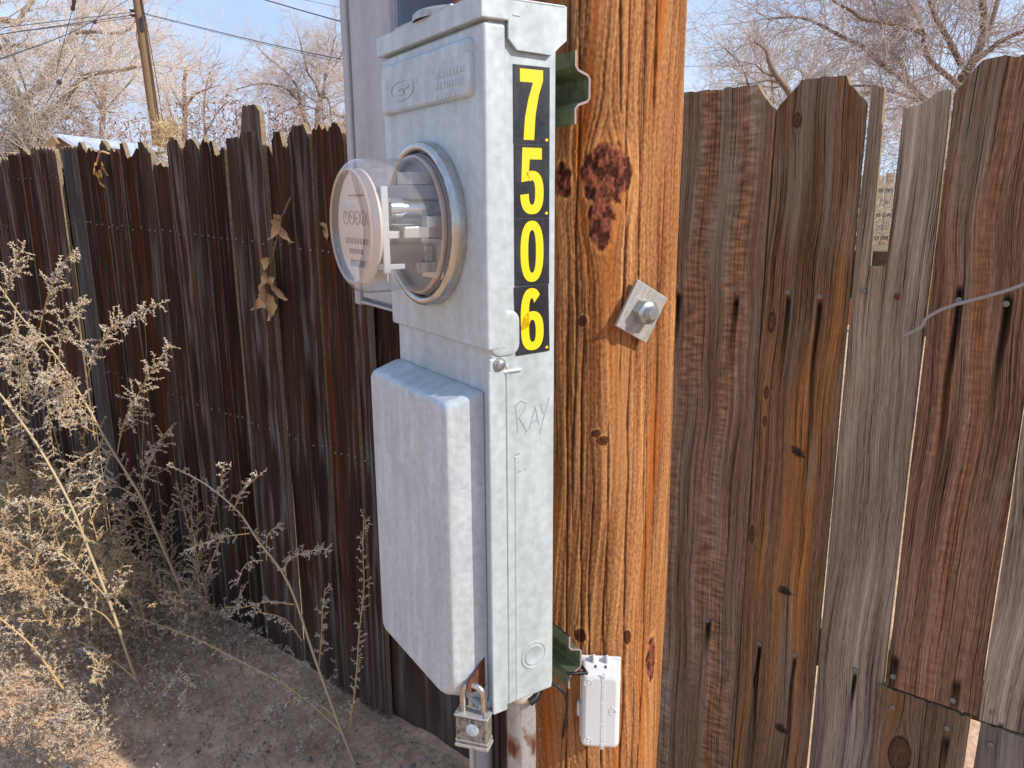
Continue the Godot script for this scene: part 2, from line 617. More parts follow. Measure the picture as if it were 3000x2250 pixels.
func near_pole() -> void:
	var m := pole_material()
	var p := thing("utility_pole", "thick orange brown wooden pole with cracks and knots behind the meter box", "utility pole", Transform3D(Basis(), POLE_AT))
	var us := []
	var a := -180.0
	while a < 179.9:
		us.append(a)
		a += 0.75 if a > -50.0 and a < 92.0 else 6.0
	us.append(180.0)
	var ys := []
	for k in 420:
		ys.append(P_TOP * k / 419.0)
	for k in 26:
		ys.append(P_TOP + 0.2 * (k + 1))
	var pts := PackedVector3Array()
	var uv := PackedVector2Array()
	var bulge := noise(33, 0.9, 3)
	for y in ys:
		for u in us:
			var vv: float = (P_TOP - y) / P_TOP
			var px := clampi(int((0.5 + u / 360.0) * PW), 0, PW - 1)
			var py := posmod(int(vv * PH), PH)
			var h := (pole_h[py * PW + px] - 118) / 255.0 * 0.007
			var q := deg_to_rad(u)
			h += bulge.get_noise_3d(cos(q) * 0.9, y * 0.8, sin(q) * 0.9) * 0.010
			if u > 179.0:
				h = (pole_h[py * PW] - 118) / 255.0 * 0.007 + bulge.get_noise_3d(-0.9, y * 0.8, 0.0) * 0.010
			pts.append(pole_point(u, y, h) - POLE_AT)
			uv.append(Vector2(0.5 + u / 360.0, vv))
	var b := Mb.new()
	b.grid(pts, us.size(), ys.size(), 1.0, uv)
	obj("shaft", b, m, p)

	# square washer with nut and bolt end
	var at := Vector3(0.166, EYE - 0.139, -0.991)
	var nn := pole_normal(33.0)
	var xf := facing(at - nn * 0.004, nn)
	xf.basis = xf.basis * Basis(Vector3(0, 0, 1), deg_to_rad(-29.0))
	var w := thing("square_washer", "rusty galvanized square washer with hex nut bolted to the orange pole", "bolt plate", xf)
	b = Mb.new()
	b.rbox(Transform3D(), Vector3(-0.0275, -0.0325, 0), Vector3(0.0275, 0.0325, 0.0055), 0.0012)
	obj("plate", b, M.galv_rusty, w)
	b = Mb.new()
	var hex := PackedVector2Array()
	for k in 6:
		hex.append(Vector2.from_angle(TAU * k / 6.0 + 0.35) * 0.0165)
	b.prism(Transform3D(), hex, 0.0055, 0.019)
	b.lathe(Transform3D(), [Vector2(0.0143, 0.019), Vector2(0.0125, 0.0205), Vector2(0.0, 0.0205)], 18)
	obj("nut", b, M.galv, w)
	b = Mb.new()
	b.lathe(Transform3D(), [Vector2(0.0086, 0.0205), Vector2(0.0086, 0.0285), Vector2(0.0074, 0.0302), Vector2(0, 0.0302)], 18)
	for k in 3:
		b.lathe(Transform3D(), [Vector2(0.0086, 0.0215 + k * 0.0022), Vector2(0.0092, 0.0222 + k * 0.0022), Vector2(0.0086, 0.0229 + k * 0.0022)], 18)
	obj("bolt", b, M.galv, w)

	bonding_box()

func text_mesh(txt: String, size: float, depth: float) -> TextMesh:
	var t := TextMesh.new()
	t.text = txt
	var f := SystemFont.new()
	f.font_names = PackedStringArray(["Droid Sans"])
	f.font_weight = 700
	t.font = f
	t.font_size = 64
	t.pixel_size = size / 64.0
	t.depth = depth
	t.curve_step = 2.0
	return t

func bonding_box() -> void:
	var t := pole_normal(0.0)
	var rt := Vector3(t.z, 0, -t.x)
	var o := POLE_AT + t * (POLE_R + 0.003) + rt * 0.0245 + Vector3.UP * (EYE - 0.751)
	var g := thing("bonding_terminal_box", "small white plastic bonding box with raised lettering screwed to the pole", "electrical box", turned(o, rt))
	var b := Mb.new()
	b.rbox(Transform3D(), Vector3(-0.029, -0.002, 0), Vector3(0.0275, 0.128, 0.005), 0.0022)
	# two small ears at the top, a gap between them
	b.rbox(Transform3D(), Vector3(-0.012, 0.121, 0.004), Vector3(-0.0085, 0.1315, 0.012), 0.0008)
	b.rbox(Transform3D(), Vector3(0.0065, 0.121, 0.004), Vector3(0.010, 0.1315, 0.012), 0.0008)
	obj("base_plate", b, M.plastic, g)
	b = Mb.new()
	var rings := []
	for q in [[0.0, 0.0012, 0.0], [0.005, 0.0004, 0.0], [0.024, 0.0, 0.0], [0.0285, 0.0013, 0.0], [0.0306, 0.0036, 0.0], [0.0312, 0.0065, 0.0]]:
		var ring := []
		var z: float = q[0]
		var ins: float = q[1]
		var x0 := lerpf(-0.0285, -0.0265, z / 0.031) + ins
		var x1 := lerpf(0.0275, 0.0265, z / 0.031) - ins
		var y0 := 0.0 + ins
		var y1 := lerpf(0.126, 0.1155, z / 0.031) - ins
		for cn in [[x1, y0, -90.0], [x1, y1, 0.0], [x0, y1, 90.0], [x0, y0, 180.0]]:
			var rr := 0.0075 - ins * 0.4
			var cx: float = cn[0] - rr if cn[0] > 0 else cn[0] + rr
			var cy: float = cn[1] + rr if cn[1] < 0.06 else cn[1] - rr
			for k in 6:
				var an := deg_to_rad(cn[2] + 90.0 * k / 5.0)
				ring.append(Vector3(cx + cos(an) * rr, cy + sin(an) * rr, z))
		rings.append(ring)
	b.loft(Transform3D(), rings)
	obj("cover", b, M.plastic, g)
	# little latch windows on the sloped top
	b = Mb.new()
	for sx in [-0.0075, 0.0065]:
		b.rbox(Transform3D(), Vector3(sx - 0.0012, 0.1165, 0.0145), Vector3(sx + 0.0012, 0.1215, 0.0195), 0.0004)
	obj("latch_slot", b, M.slot_dark, g)
	var words := obj("lettering", text_mesh("INTERSYSTEM BONDING TERMINATION", 0.0047, 0.0007), M.plastic, g)
	words.transform = Transform3D(Basis(Vector3(0, 1, 0), Vector3(-1, 0, 0), Vector3(0, 0, 1)), Vector3(0.0035, 0.0595, 0.0314))
	for spot in [[-0.018, 0.1035], [-0.017, 0.012]]:
		b = Mb.new()
		var xf := Transform3D(Basis(), Vector3(spot[0], spot[1], 0.0308))
		b.lathe(xf, [Vector2(0.0056, 0), Vector2(0.0056, 0.0010), Vector2(0.0049, 0.0010), Vector2(0.0049, 0.0)], 22)
		for k in 3:
			var hw: float = [0.0036, 0.0023, 0.0011][k]
			b.rbox(xf, Vector3(-hw, -0.0004 - k * 0.0015, 0), Vector3(hw, 0.0004 - k * 0.0015, 0.0012), 0.0003)
		b.rbox(xf, Vector3(-0.0004, 0, 0), Vector3(0.0004, 0.0046, 0.0012), 0.0003)
		obj("ground_symbol", b, M.plastic, g)
	b = Mb.new()
	var xf2 := Transform3D(Basis(), Vector3(0.0165, 0.061, 0.0308))
	b.lathe(xf2, [Vector2(0.0050, 0), Vector2(0.0050, 0.0010), Vector2(0.0042, 0.0010), Vector2(0.0042, 0.0)], 22)
	b.rbox(xf2, Vector3(-0.0018, -0.002, 0), Vector3(-0.001, 0.002, 0.0011), 0.0003)
	b.rbox(xf2, Vector3(0.001, -0.002, 0), Vector3(0.0018, 0.002, 0.0011), 0.0003)
	b.rbox(xf2, Vector3(-0.0012, -0.0004, 0), Vector3(0.0012, 0.0004, 0.0011), 0.0003)
	b.rbox(xf2, Vector3(-0.0018, 0.0066, 0), Vector3(0.0018, 0.0074, 0.0011), 0.0003)
	obj("approval_mark", b, M.plastic, g)
	b = Mb.new()
	b.rbox(Transform3D(), Vector3(-0.033, 0.036, 0.002), Vector3(-0.027, 0.058, 0.013), 0.003)
	obj("side_port", b, M.plastic, g)

# ---------------------------------------------------------------- meter box and what hangs on it
# own axes: x to the right along the front (0 = right corner), y up from the box's foot, z out of the front
const BOX_CORNER := Vector3(-0.02602, 0.94, -0.85)

func rounded_rect(x0: float, y0: float, x1: float, y1: float, z: float, r: float, r_low_right := -1.0, n := 6) -> Array:
	var out := []
	for cn in [[1, 0, -90.0], [1, 1, 0.0], [0, 1, 90.0], [0, 0, 180.0]]:
		var rr: float = r_low_right if r_low_right > 0.0 and cn[0] == 1 and cn[1] == 0 else r
		var cx: float = x1 - rr if cn[0] == 1 else x0 + rr
		var cy: float = y0 + rr if cn[1] == 0 else y1 - rr
		for k in n:
			var an := deg_to_rad(cn[2] + 90.0 * k / (n - 1))
			out.append(Vector3(cx + cos(an) * rr, cy + sin(an) * rr, z))
	return out

func digit(b: Mb, d: String, xf: Transform3D) -> void:     # in a cell one unit wide and two high, standing on 0
	var shapes := []
	if d == "7":
		shapes.append(PackedVector2Array([Vector2(0.02, 1.98), Vector2(0.98, 1.98), Vector2(0.98, 1.70), Vector2(0.80, 1.28), Vector2(0.66, 0.72), Vector2(0.60, 0.0), Vector2(0.16, 0.0), Vector2(0.22, 0.62), Vector2(0.36, 1.14), Vector2(0.56, 1.62), Vector2(0.02, 1.62)]))
	elif d == "0":
		ring_shape(b, xf, 0.5, 1.0, 0.5, 1.0, 0.17, 0.70, 0.0, TAU)
	elif d == "6":
		ring_shape(b, xf, 0.5, 0.63, 0.5, 0.63, 0.15, 0.36, 0.0, TAU)
		ring_shape(b, xf, 0.5, 1.0, 0.5, 1.0, 0.14, 0.68, PI * 0.26, PI * 1.08)
	elif d == "5":
		shapes.append(PackedVector2Array([Vector2(0.10, 1.98), Vector2(0.92, 1.98), Vector2(0.92, 1.64), Vector2(0.40, 1.64), Vector2(0.36, 1.20), Vector2(0.44, 1.02), Vector2(0.05, 0.96)]))
		ring_shape(b, xf, 0.5, 0.65, 0.5, 0.65, 0.14, 0.37, -PI * 0.98, PI * 0.66)
	for s in shapes:
		b.prism(xf, s, 0.0, 1.0)

func ring_shape(b: Mb, xf: Transform3D, cx: float, cy: float, rx: float, ry: float, ix: float, iy: float, a0: float, a1: float) -> void:
	var n := 40
	var sq := func(a: float, p: float, q: float) -> Vector2:
		var ca := cos(a)
		var sa := sin(a)
		return Vector2(cx + signf(ca) * pow(absf(ca), 0.82) * p, cy + signf(sa) * pow(absf(sa), 0.82) * q)
	for k in n:
		var u := lerpf(a0, a1, float(k) / n)
		var w := lerpf(a0, a1, float(k + 1) / n)
		var o0: Vector2 = sq.call(u, rx, ry)
		var o1: Vector2 = sq.call(w, rx, ry)
		var i0: Vector2 = sq.call(u, ix, iy)
		var i1: Vector2 = sq.call(w, ix, iy)
		b.quad(xf * Vector3(i0.x, i0.y, 1), xf * Vector3(o0.x, o0.y, 1), xf * Vector3(o1.x, o1.y, 1), xf * Vector3(i1.x, i1.y, 1))
		b.quad(xf * Vector3(o0.x, o0.y, 0), xf * Vector3(o1.x, o1.y, 0), xf * Vector3(o1.x, o1.y, 1), xf * Vector3(o0.x, o0.y, 1))
		b.quad(xf * Vector3(i1.x, i1.y, 0), xf * Vector3(i0.x, i0.y, 0), xf * Vector3(i0.x, i0.y, 1), xf * Vector3(i1.x, i1.y, 1))

# strokes as thin raised lines on a plane
func strokes(b: Mb, xf: Transform3D, list: Array, r: float) -> void:
	for s in list:
		var pts := []
		for q in s:
			pts.append(xf * Vector3(q[0], q[1], 0))
		b.tube(pts, r, r, 4)

func meter_box() -> void:
	var base_xf := turned(BOX_CORNER, -V_LEFT)
	var g := thing("meter_box", "tall galvanized electric meter box with glass meter and house number 7506", "meter box", base_xf)
	var I := Transform3D()
	var b := Mb.new()
	b.rbox(I, Vector3(-0.251, 0.004, -0.091), Vector3(-0.0005, 0.80, -0.004), 0.004)
	obj("housing", b, M.box_paint, g)
	# right side: vertical ridge behind the corner, bottom lip
	var SIDE := Transform3D(Basis(Vector3(0, 0, -1), Vector3(0, 1, 0), Vector3(1, 0, 0)), Vector3.ZERO)   # x = back along the side, z = out of the side
	b = Mb.new()
	b.rbox(SIDE, Vector3(-0.001, 0.0, -0.002), Vector3(0.020, 0.436, 0.0022), 0.002)
	b.rbox(SIDE, Vector3(0.0225, 0.006, -0.003), Vector3(0.0265, 0.44, 0.0012), 0.0018)
	b.rbox(SIDE, Vector3(0.0335, 0.006, -0.003), Vector3(0.0375, 0.33, 0.0006), 0.0016)
	obj("corner_flange", b, M.box_paint, g)
	# upper cover
	b = Mb.new()
	b.rbox(I, Vector3(-0.257, 0.458, -0.0245), Vector3(0.003, 0.7955, 0.0022), 0.0035, 3)
	obj("front_cover", b, M.box_paint, g)
	b = Mb.new()
	var rr := []
	for q in [[0.0, 0.0], [0.0035, 0.0007], [0.0052, 0.0026], [0.0058, 0.005]]:
		rr.append(rounded_rect(-0.2505 + q[1], 0.726 + q[1], -0.0165 - q[1], 0.7855 - q[1], 0.002 + q[0], 0.010 - q[1] * 0.5))
	b.loft(I, rr)
	obj("raised_panel", b, M.box_paint, g)
	b = Mb.new()
	var ov := Transform3D(Basis(Vector3(0.034, 0, 0), Vector3(0, 0.0125, 0), Vector3(0, 0, 0.0016)), Vector3(-0.186, 0.752, 0.0072))
	ring_shape(b, ov, 0, 0, 1.0, 1.0, 0.84, 0.74, 0, TAU)
	ring_shape(b, ov, 0.05, -0.05, 0.62, 0.45, 0.3, 0.1, 0.3, TAU * 0.8)
	obj("oval_emblem", b, M.box_paint, g)
	b = Mb.new()
	var r2 := RandomNumberGenerator.new()
	r2.seed = 5
	for row in 3:
		var x := -0.095
		while x < -0.030 - row * 0.006:
			var lw := r2.randf_range(0.003, 0.007)
			b.rbox(I, Vector3(x, 0.752 - row * 0.0115, 0.006), Vector3(x + lw, 0.7585 - row * 0.0115 + r2.randf_range(-0.001, 0.001), 0.0088), 0.0009, 1)
			x += lw + 0.0022
	obj("embossed_lettering", b, M.box_paint, g)
	# top cap: front lip, top plate, right flap
	b = Mb.new()
	b.rbox(I, Vector3(-0.261, 0.7985, -0.0265), Vector3(0.0062, 0.8215, 0.0065), 0.0016)
	b.rbox(I, Vector3(-0.2605, 0.8165, -0.098), Vector3(0.0058, 0.8208, -0.020), 0.0015)
	b.prism(Transform3D(SIDE.basis, Vector3(0.0028, 0, 0)), PackedVector2Array([Vector2(0.026, 0.8195), Vector2(0.026, 0.782), Vector2(0.0365, 0.7715), Vector2(0.080, 0.7700), Vector2(0.0900, 0.7790), Vector2(0.099, 0.786), Vector2(0.099, 0.8195)]), 0.0, 0.0030)
	obj("top_cap", b, M.box_paint, g)
	b = Mb.new()
	b.rbox(SIDE, Vector3(0.031, 0.8035, 0.004), Vector3(0.040, 0.8055, 0.0066), 0.0007)
	obj("cap_dimple", b, M.box_paint, g)
	b = Mb.new()
	b.lathe(Transform3D(Basis(Vector3.RIGHT, Vector3(0, 0, -1), Vector3.UP), Vector3(-0.128, 0.8205, -0.046)), [Vector2(0.058, 0), Vector2(0.058, 0.007), Vector2(0.055, 0.0095), Vector2(0.0, 0.0098)], 40)
	b.rbox(I, Vector3(-0.218, 0.8205, -0.026), Vector3(-0.07, 0.827, 0.0005), 0.002)
	obj("hub_plate", b, M.galv_rusty, g)
	b = Mb.new()
	b.lathe(Transform3D(Basis(Vector3.RIGHT, Vector3(0, 0, -1), Vector3.UP), Vector3(-0.0755, 0.8255, -0.012)), [Vector2(0.0085, 0), Vector2(0.0085, 0.003), Vector2(0.0055, 0.0055), Vector2(0.0055, 0.010), Vector2(0.003, 0.0125), Vector2(0.0, 0.013)], 14)
	obj("hub_screw", b, M.rust, g)

	# number stickers with their digits
	var cells := [["7", 0.758, 0.680, 0.0, 0.0347], ["5", 0.6785, 0.602, 0.0, 0.0352], ["0", 0.6005, 0.528, 0.0, 0.0352], ["6", 0.5265, 0.450, 1.0, 0.0352]]
	for k in 4:
		var q: Array = cells[k]
		var w0: float = q[4]
		var w1 := 0.0812
		var tilt := Basis(Vector3(0, 0, 1), deg_to_rad(1.6 * q[3]))
		var mid := Vector3((w0 + w1) / 2, (q[1] + q[2]) / 2, 0)
		var xf := SIDE * Transform3D(tilt, mid + Vector3(0, 0, -0.0004 + 0.0001 * k))
		var hw := (w1 - w0) / 2
		var hh: float = (q[1] - q[2]) / 2 + 0.0006
		b = Mb.new()
		b.rbox(xf, Vector3(-hw, -hh, 0), Vector3(hw, hh, 0.0009), 0.0003, 1)
		var st := obj("number_sticker", b, M.sticker, g)
		b = Mb.new()
		var dh: float = (q[1] - q[2]) * 0.925
		var dw := 0.0305
		digit(b, q[0], xf * Transform3D(Basis(Vector3(dw, 0, 0), Vector3(0, dh / 2, 0), Vector3(0, 0, 0.00028)), Vector3(-dw * 0.5 - 0.0005, -dh * 0.5 + 0.0005, 0.0009)))
		obj("digit", b, M.yellow, st)
		if k != 2:
			b = Mb.new()
			var cr := PackedVector2Array()
			for j in 5:
				cr.append(Vector2.from_angle(PI * (0.1 + 0.2 * j)) * (0.0022 if j % 2 == 0 else 0.0012))
			cr.append(Vector2(-0.0014, -0.0014))
			cr.append(Vector2(0.0014, -0.0014))
			b.prism(xf * Transform3D(Basis(), Vector3(hw - 0.004, -hh + 0.0048, 0.0009)), cr, 0.0, 0.0002)
			obj("crown_mark", b, M.yellow, st)

	# lower end of the cover on the right: bulge, tab, screw, drip ridge
	b = Mb.new()
	var tab := []
	for q in [[0.0, 0.0], [0.0010, 0.0008], [0.0016, 0.0030], [0.0019, 0.0062], [0.0020, 0.010]]:
		tab.append(rounded_rect(0.003 + q[1], 0.4505 + q[1], 0.0405 - q[1], 0.5015 - q[1], 0.0006 + q[0], 0.0125 - q[1] * 0.4))
	b.loft(SIDE, tab)
	obj("seal_tab", b, M.box_paint, g)
	b = Mb.new()
	b.rbox(SIDE, Vector3(0.0015, 0.430, -0.003), Vector3(0.044, 0.4345, 0.0022), 0.002)
	b.rbox(SIDE, Vector3(0.0, 0.434, -0.003), Vector3(0.021, 0.449, 0.0026), 0.002)
	obj("drip_ridge", b, M.box_paint, g)
	b = Mb.new()
	b.lathe(SIDE * Transform3D(Basis(), Vector3(0.0125, 0.4425, 0.003)), [Vector2(0.0075, 0), Vector2(0.0075, 0.0016), Vector2(0.0052, 0.0018), Vector2(0.0052, 0.0042), Vector2(0.004, 0.0052), Vector2(0.0, 0.0053)], 14)
	obj("seal_screw", b, M.galv, g)
	# knockout rings low on the side
	b = Mb.new()
	var kx := SIDE * Transform3D(Basis(), Vector3(0.0605, 0.062, -0.001))
	b.lathe(kx, [Vector2(0.0188, 0), Vector2(0.0182, 0.0017), Vector2(0.0168, 0.0017), Vector2(0.0162, 0.0008), Vector2(0.0136, 0.0008), Vector2(0.013, 0.0019), Vector2(0.0118, 0.0019), Vector2(0.0108, 0.0011), Vector2(0, 0.0011)], 40)
	obj("knockout", b, M.box_paint, g)
	# scratched writing
	b = Mb.new()
	var wx := SIDE * Transform3D(Basis(), Vector3(0, 0, -0.0011))
	strokes(b, wx, [[[0.0385, 0.357], [0.0365, 0.383], [0.0355, 0.391]], [[0.0345, 0.388], [0.042, 0.3955], [0.0495, 0.392], [0.0485, 0.384], [0.038, 0.3745]], [[0.040, 0.3755], [0.046, 0.366], [0.0515, 0.3565]], [[0.0545, 0.3595], [0.0600, 0.376], [0.0630, 0.3855]], [[0.0630, 0.3855], [0.0655, 0.373], [0.068, 0.3625]], [[0.056, 0.3665], [0.0665, 0.3695]], [[0.0700, 0.388], [0.0725, 0.379], [0.0755, 0.3745]], [[0.0825, 0.393], [0.077, 0.377], [0.0705, 0.357], [0.0690, 0.351]], [[0.0355, 0.331], [0.0350, 0.3205], [0.0355, 0.309]], [[0.0352, 0.331], [0.041, 0.3325]], [[0.0352, 0.3205], [0.0395, 0.3215]], [[0.0345, 0.309], [0.0425, 0.3105]], [[0.048, 0.312], [0.0485, 0.3095]]], 0.0013)
	obj("scratched_writing", b, M.scratch, g)

	# door bulging from the lower half
	b = Mb.new()
	var rings := []
	for q in [[0.0, -0.2515, 0.0065, -0.0175, 0.408, 0.004, 0.008], [0.006, -0.2515, 0.006, -0.018, 0.408, 0.005, 0.010], [0.010, -0.2505, 0.0065, -0.0185, 0.4075, 0.007, 0.022], [0.038, -0.2470, 0.0105, -0.0225, 0.4005, 0.011, 0.040], [0.0425, -0.2460, 0.0118, -0.0236, 0.3990, 0.012, 0.041], [0.0453, -0.2440, 0.0140, -0.0258, 0.3965, 0.012, 0.041], [0.0463, -0.2405, 0.0175, -0.0295, 0.3930, 0.011, 0.040]]:
		rings.append(rounded_rect(q[1], q[2], q[3], q[4], q[0] - 0.003, q[5], q[6], 9))
	b.loft(I, rings)
	obj("door", b, M.box_worn, g)
	b = Mb.new()
	b.rbox(I, Vector3(-0.2525, 0.0005, -0.010), Vector3(-0.012, 0.0085, 0.012), 0.003)
	obj("door_lip", b, M.box_worn, g)
	b = Mb.new()
	var dx := Transform3D(Basis(Vector3(0, 0, 1), deg_to_rad(-14.0)) * Basis.from_scale(Vector3(0.048, 0.022, 1)), Vector3(-0.139, 0.135, 0.0426))
	var oval := []
	for k in 33:
		oval.append([cos(TAU * k / 32.0) + (0.25 if k == 0 or k == 32 else 0.0), sin(TAU * k / 32.0)])
	strokes(b, dx, [oval], 0.0006)
	for k in 6:
		strokes(b, dx, [[[-0.62 + k * 0.2, -0.3], [-0.58 + k * 0.2, 0.3], [-0.48 + k * 0.2, -0.25]]], 0.0006)
	strokes(b, Transform3D(Basis(), Vector3(-0.10, 0.17, 0.0426)), [[[0.0, 0.02], [0.012, 0.008], [0.016, -0.010], [0.024, -0.02]], [[0.012, -0.022], [0.03, -0.026]]], 0.0006)
	obj("pressed_emblem", b, M.emboss, g)
	# rusty hasp through the cut corner of the door
	b = Mb.new()
	var hasp := Transform3D(Basis(Vector3(0.25, 0, 0.97).normalized(), Vector3.UP, Vector3(0.25, 0, 0.97).normalized().cross(Vector3.UP)), Vector3(-0.0185, 0.012, 0.002))
	var ring := PackedVector2Array()
	for k in 9:
		ring.append(Vector2(0.019, 0.030) + Vector2.from_angle(-PI * 0.45 + PI * 0.95 * k / 8.0) * 0.0105)
	ring.append(Vector2(0.0, 0.058))
	ring.append(Vector2(-0.006, 0.06))
	ring.append(Vector2(-0.006, 0.016))
	ring.append(Vector2(0.0, 0.016))
	b.prism(hasp, ring, -0.001, 0.0012)
	obj("hasp", b, M.rust, g)

	glass_meter(g)
	padlock(base_xf)
	struts(base_xf)

func glass_meter(g: Node3D) -> void:
	var cx := Vector3(-0.134, 0.620 - 0.028, 0.002)
	var T := Transform3D(Basis(), cx)
	var b := Mb.new()
	b.lathe(T, [Vector2(0.0965, 0), Vector2(0.0965, 0.011), Vector2(0.0955, 0.0145), Vector2(0.0935, 0.0168), Vector2(0.0900, 0.0176), Vector2(0.0868, 0.0164), Vector2(0.0850, 0.013), Vector2(0.0855, 0.002), Vector2(0.082, 0.002)], 72)
	var mt := obj("sealing_ring", b, M.ring, g)
	b = Mb.new()
	b.lathe(T, [Vector2(0.0835, 0.002), Vector2(0.0835, 0.013), Vector2(0.0815, 0.016), Vector2(0.079, 0.016), Vector2(0.078, 0.010), Vector2(0.0, 0.010)], 64)
	obj("meter_base", b, M.meter_base, g)
	# glass dome
	b = Mb.new()
	var prof := [Vector2(0.0795, 0.012), Vector2(0.078, 0.018), Vector2(0.0768, 0.03), Vector2(0.0760, 0.07)]
	for k in 9:
		var a := PI / 2 * (k + 1) / 9.0
		prof.append(Vector2(0.0625 + 0.0135 * cos(a), 0.083 + 0.0175 * sin(a)))
	prof.append(Vector2(0.0620, 0.1003))
	prof.append(Vector2(0.0605, 0.0990))
	prof.append(Vector2(0.03, 0.0992))
	prof.append(Vector2(0.0, 0.0994))
	b.lathe(T, prof, 72)
	var gl := obj("glass_dome", b, M.glass, g)
	b = Mb.new()
	b.lathe(T, [Vector2(0.0652, 0.0992), Vector2(0.0645, 0.1011), Vector2(0.0628, 0.1014), Vector2(0.0615, 0.0996)], 64)
	b.lathe(T, [Vector2(0.0785, 0.0165), Vector2(0.0808, 0.0175), Vector2(0.0808, 0.021), Vector2(0.0778, 0.0225)], 64)
	obj("glass_rim", b, M.glass_edge, gl)
	# works inside
	b = Mb.new()
	b.lathe(T, [Vector2(0.0, 0.0855), Vector2(0.0625, 0.0855), Vector2(0.0645, 0.087), Vector2(0.0645, 0.0895), Vector2(0.063, 0.0905), Vector2(0.0, 0.0905)], 56)
	var dial := obj("dial_plate", b, M.ivory, g)
	b = Mb.new()
	for k in 5:
		b.lathe(T * Transform3D(Basis(), Vector3(-0.036 + 0.018 * k, 0.010, 0.0905)), [Vector2(0.0082, 0), Vector2(0.0082, 0.0006), Vector2(0.0072, 0.0006), Vector2(0.0072, 0)], 20)
		b.rbox(T * Transform3D(Basis(Vector3(0, 0, 1), 0.9 * k), Vector3(-0.036 + 0.018 * k, 0.010, 0.0905)), Vector3(-0.0007, -0.001, 0), Vector3(0.0007, 0.0066, 0.0008), 0.0002, 1)
	for k in 9:
		b.rbox(T, Vector3(-0.040 + 0.009 * k, -0.020, 0.0905), Vector3(-0.0345 + 0.009 * k, -0.013, 0.0912), 0.0003, 1)
	b.rbox(T, Vector3(-0.030, -0.031, 0.0905), Vector3(0.012, -0.0255, 0.0912), 0.0003, 1)
	b.rbox(T, Vector3(-0.024, 0.034, 0.0905), Vector3(0.024, 0.036, 0.0912), 0.0003, 1)
	for k in 14:
		b.rbox(T, Vector3(-0.028 + 0.004 * k, -0.046, 0.0905), Vector3(-0.0265 + 0.004 * k, -0.038, 0.0912), 0.0002, 1)
	obj("dial_print", b, M.print_grey, dial)
	b = Mb.new()
	b.rbox(T, Vector3(0.054, -0.050, 0.0765), Vector3(0.0575, 0.044, 0.0845), 0.001)
	b.rbox(T, Vector3(-0.0575, -0.050, 0.0765), Vector3(-0.054, 0.044, 0.0845), 0.001)
	for y in [-0.046]:
		b.rbox(T, Vector3(0.050, y, 0.058), Vector3(0.055, y + 0.006, 0.080), 0.001)
	b.rbox(T, Vector3(-0.06, -0.012, 0.064), Vector3(0.058, -0.004, 0.0785), 0.001)
	b.rbox(T, Vector3(-0.05, -0.062, 0.066), Vector3(0.03, -0.050, 0.070), 0.001)
	obj("white_frame", b, M.white_part, g)
	b = Mb.new()
	b.rbox(T, Vector3(0.018, -0.012, 0.020), Vector3(0.066, 0.001, 0.062), 0.0015)
	b.rbox(T, Vector3(0.050, -0.012, 0.014), Vector3(0.066, 0.012, 0.034), 0.0015)
	b.rbox(T, Vector3(0.010, -0.060, 0.012), Vector3(0.064, -0.014, 0.016), 0.001)
	obj("aluminium_bracket", b, M.alu, g)
	b = Mb.new()
	b.lathe(T * Transform3D(Basis(), Vector3(0.046, 0.020, 0.012)), [Vector2(0.0095, 0), Vector2(0.0095, 0.046), Vector2(0.012, 0.046), Vector2(0.012, 0.060), Vector2(0.009, 0.062), Vector2(0, 0.062)], 24)
	b.lathe(T * Transform3D(Basis(), Vector3(-0.02, 0.02, 0.012)), [Vector2(0.012, 0), Vector2(0.012, 0.05), Vector2(0, 0.05)], 24)
	obj("magnet", b, M.chrome, g)
	b = Mb.new()
	b.lathe(T * Transform3D(Basis(Vector3.RIGHT, Vector3(0, 0, -1), Vector3.UP), Vector3(0.0, 0.002, 0.045)), [Vector2(0, 0), Vector2(0.045, 0), Vector2(0.045, 0.0014), Vector2(0, 0.0014)], 40)
	obj("spinning_disk", b, M.alu, g)
	b = Mb.new()
	b.rbox(T, Vector3(-0.045, 0.030, 0.012), Vector3(0.055, 0.046, 0.050), 0.003)
	b.rbox(T, Vector3(-0.03, -0.045, 0.012), Vector3(0.01, -0.020, 0.060), 0.003)
	obj("coil", b, M.coil, g)
	b = Mb.new()
	b.rbox(T, Vector3(0.020, 0.046, 0.016), Vector3(0.052, 0.060, 0.048), 0.001)
	b.rbox(T, Vector3(0.034, -0.052, 0.016), Vector3(0.048, -0.040, 0.040), 0.001)
	b.rbox(T, Vector3(0.038, -0.040, 0.018), Vector3(0.044, -0.022, 0.028), 0.001)
	obj("terminal", b, M.galv, g)

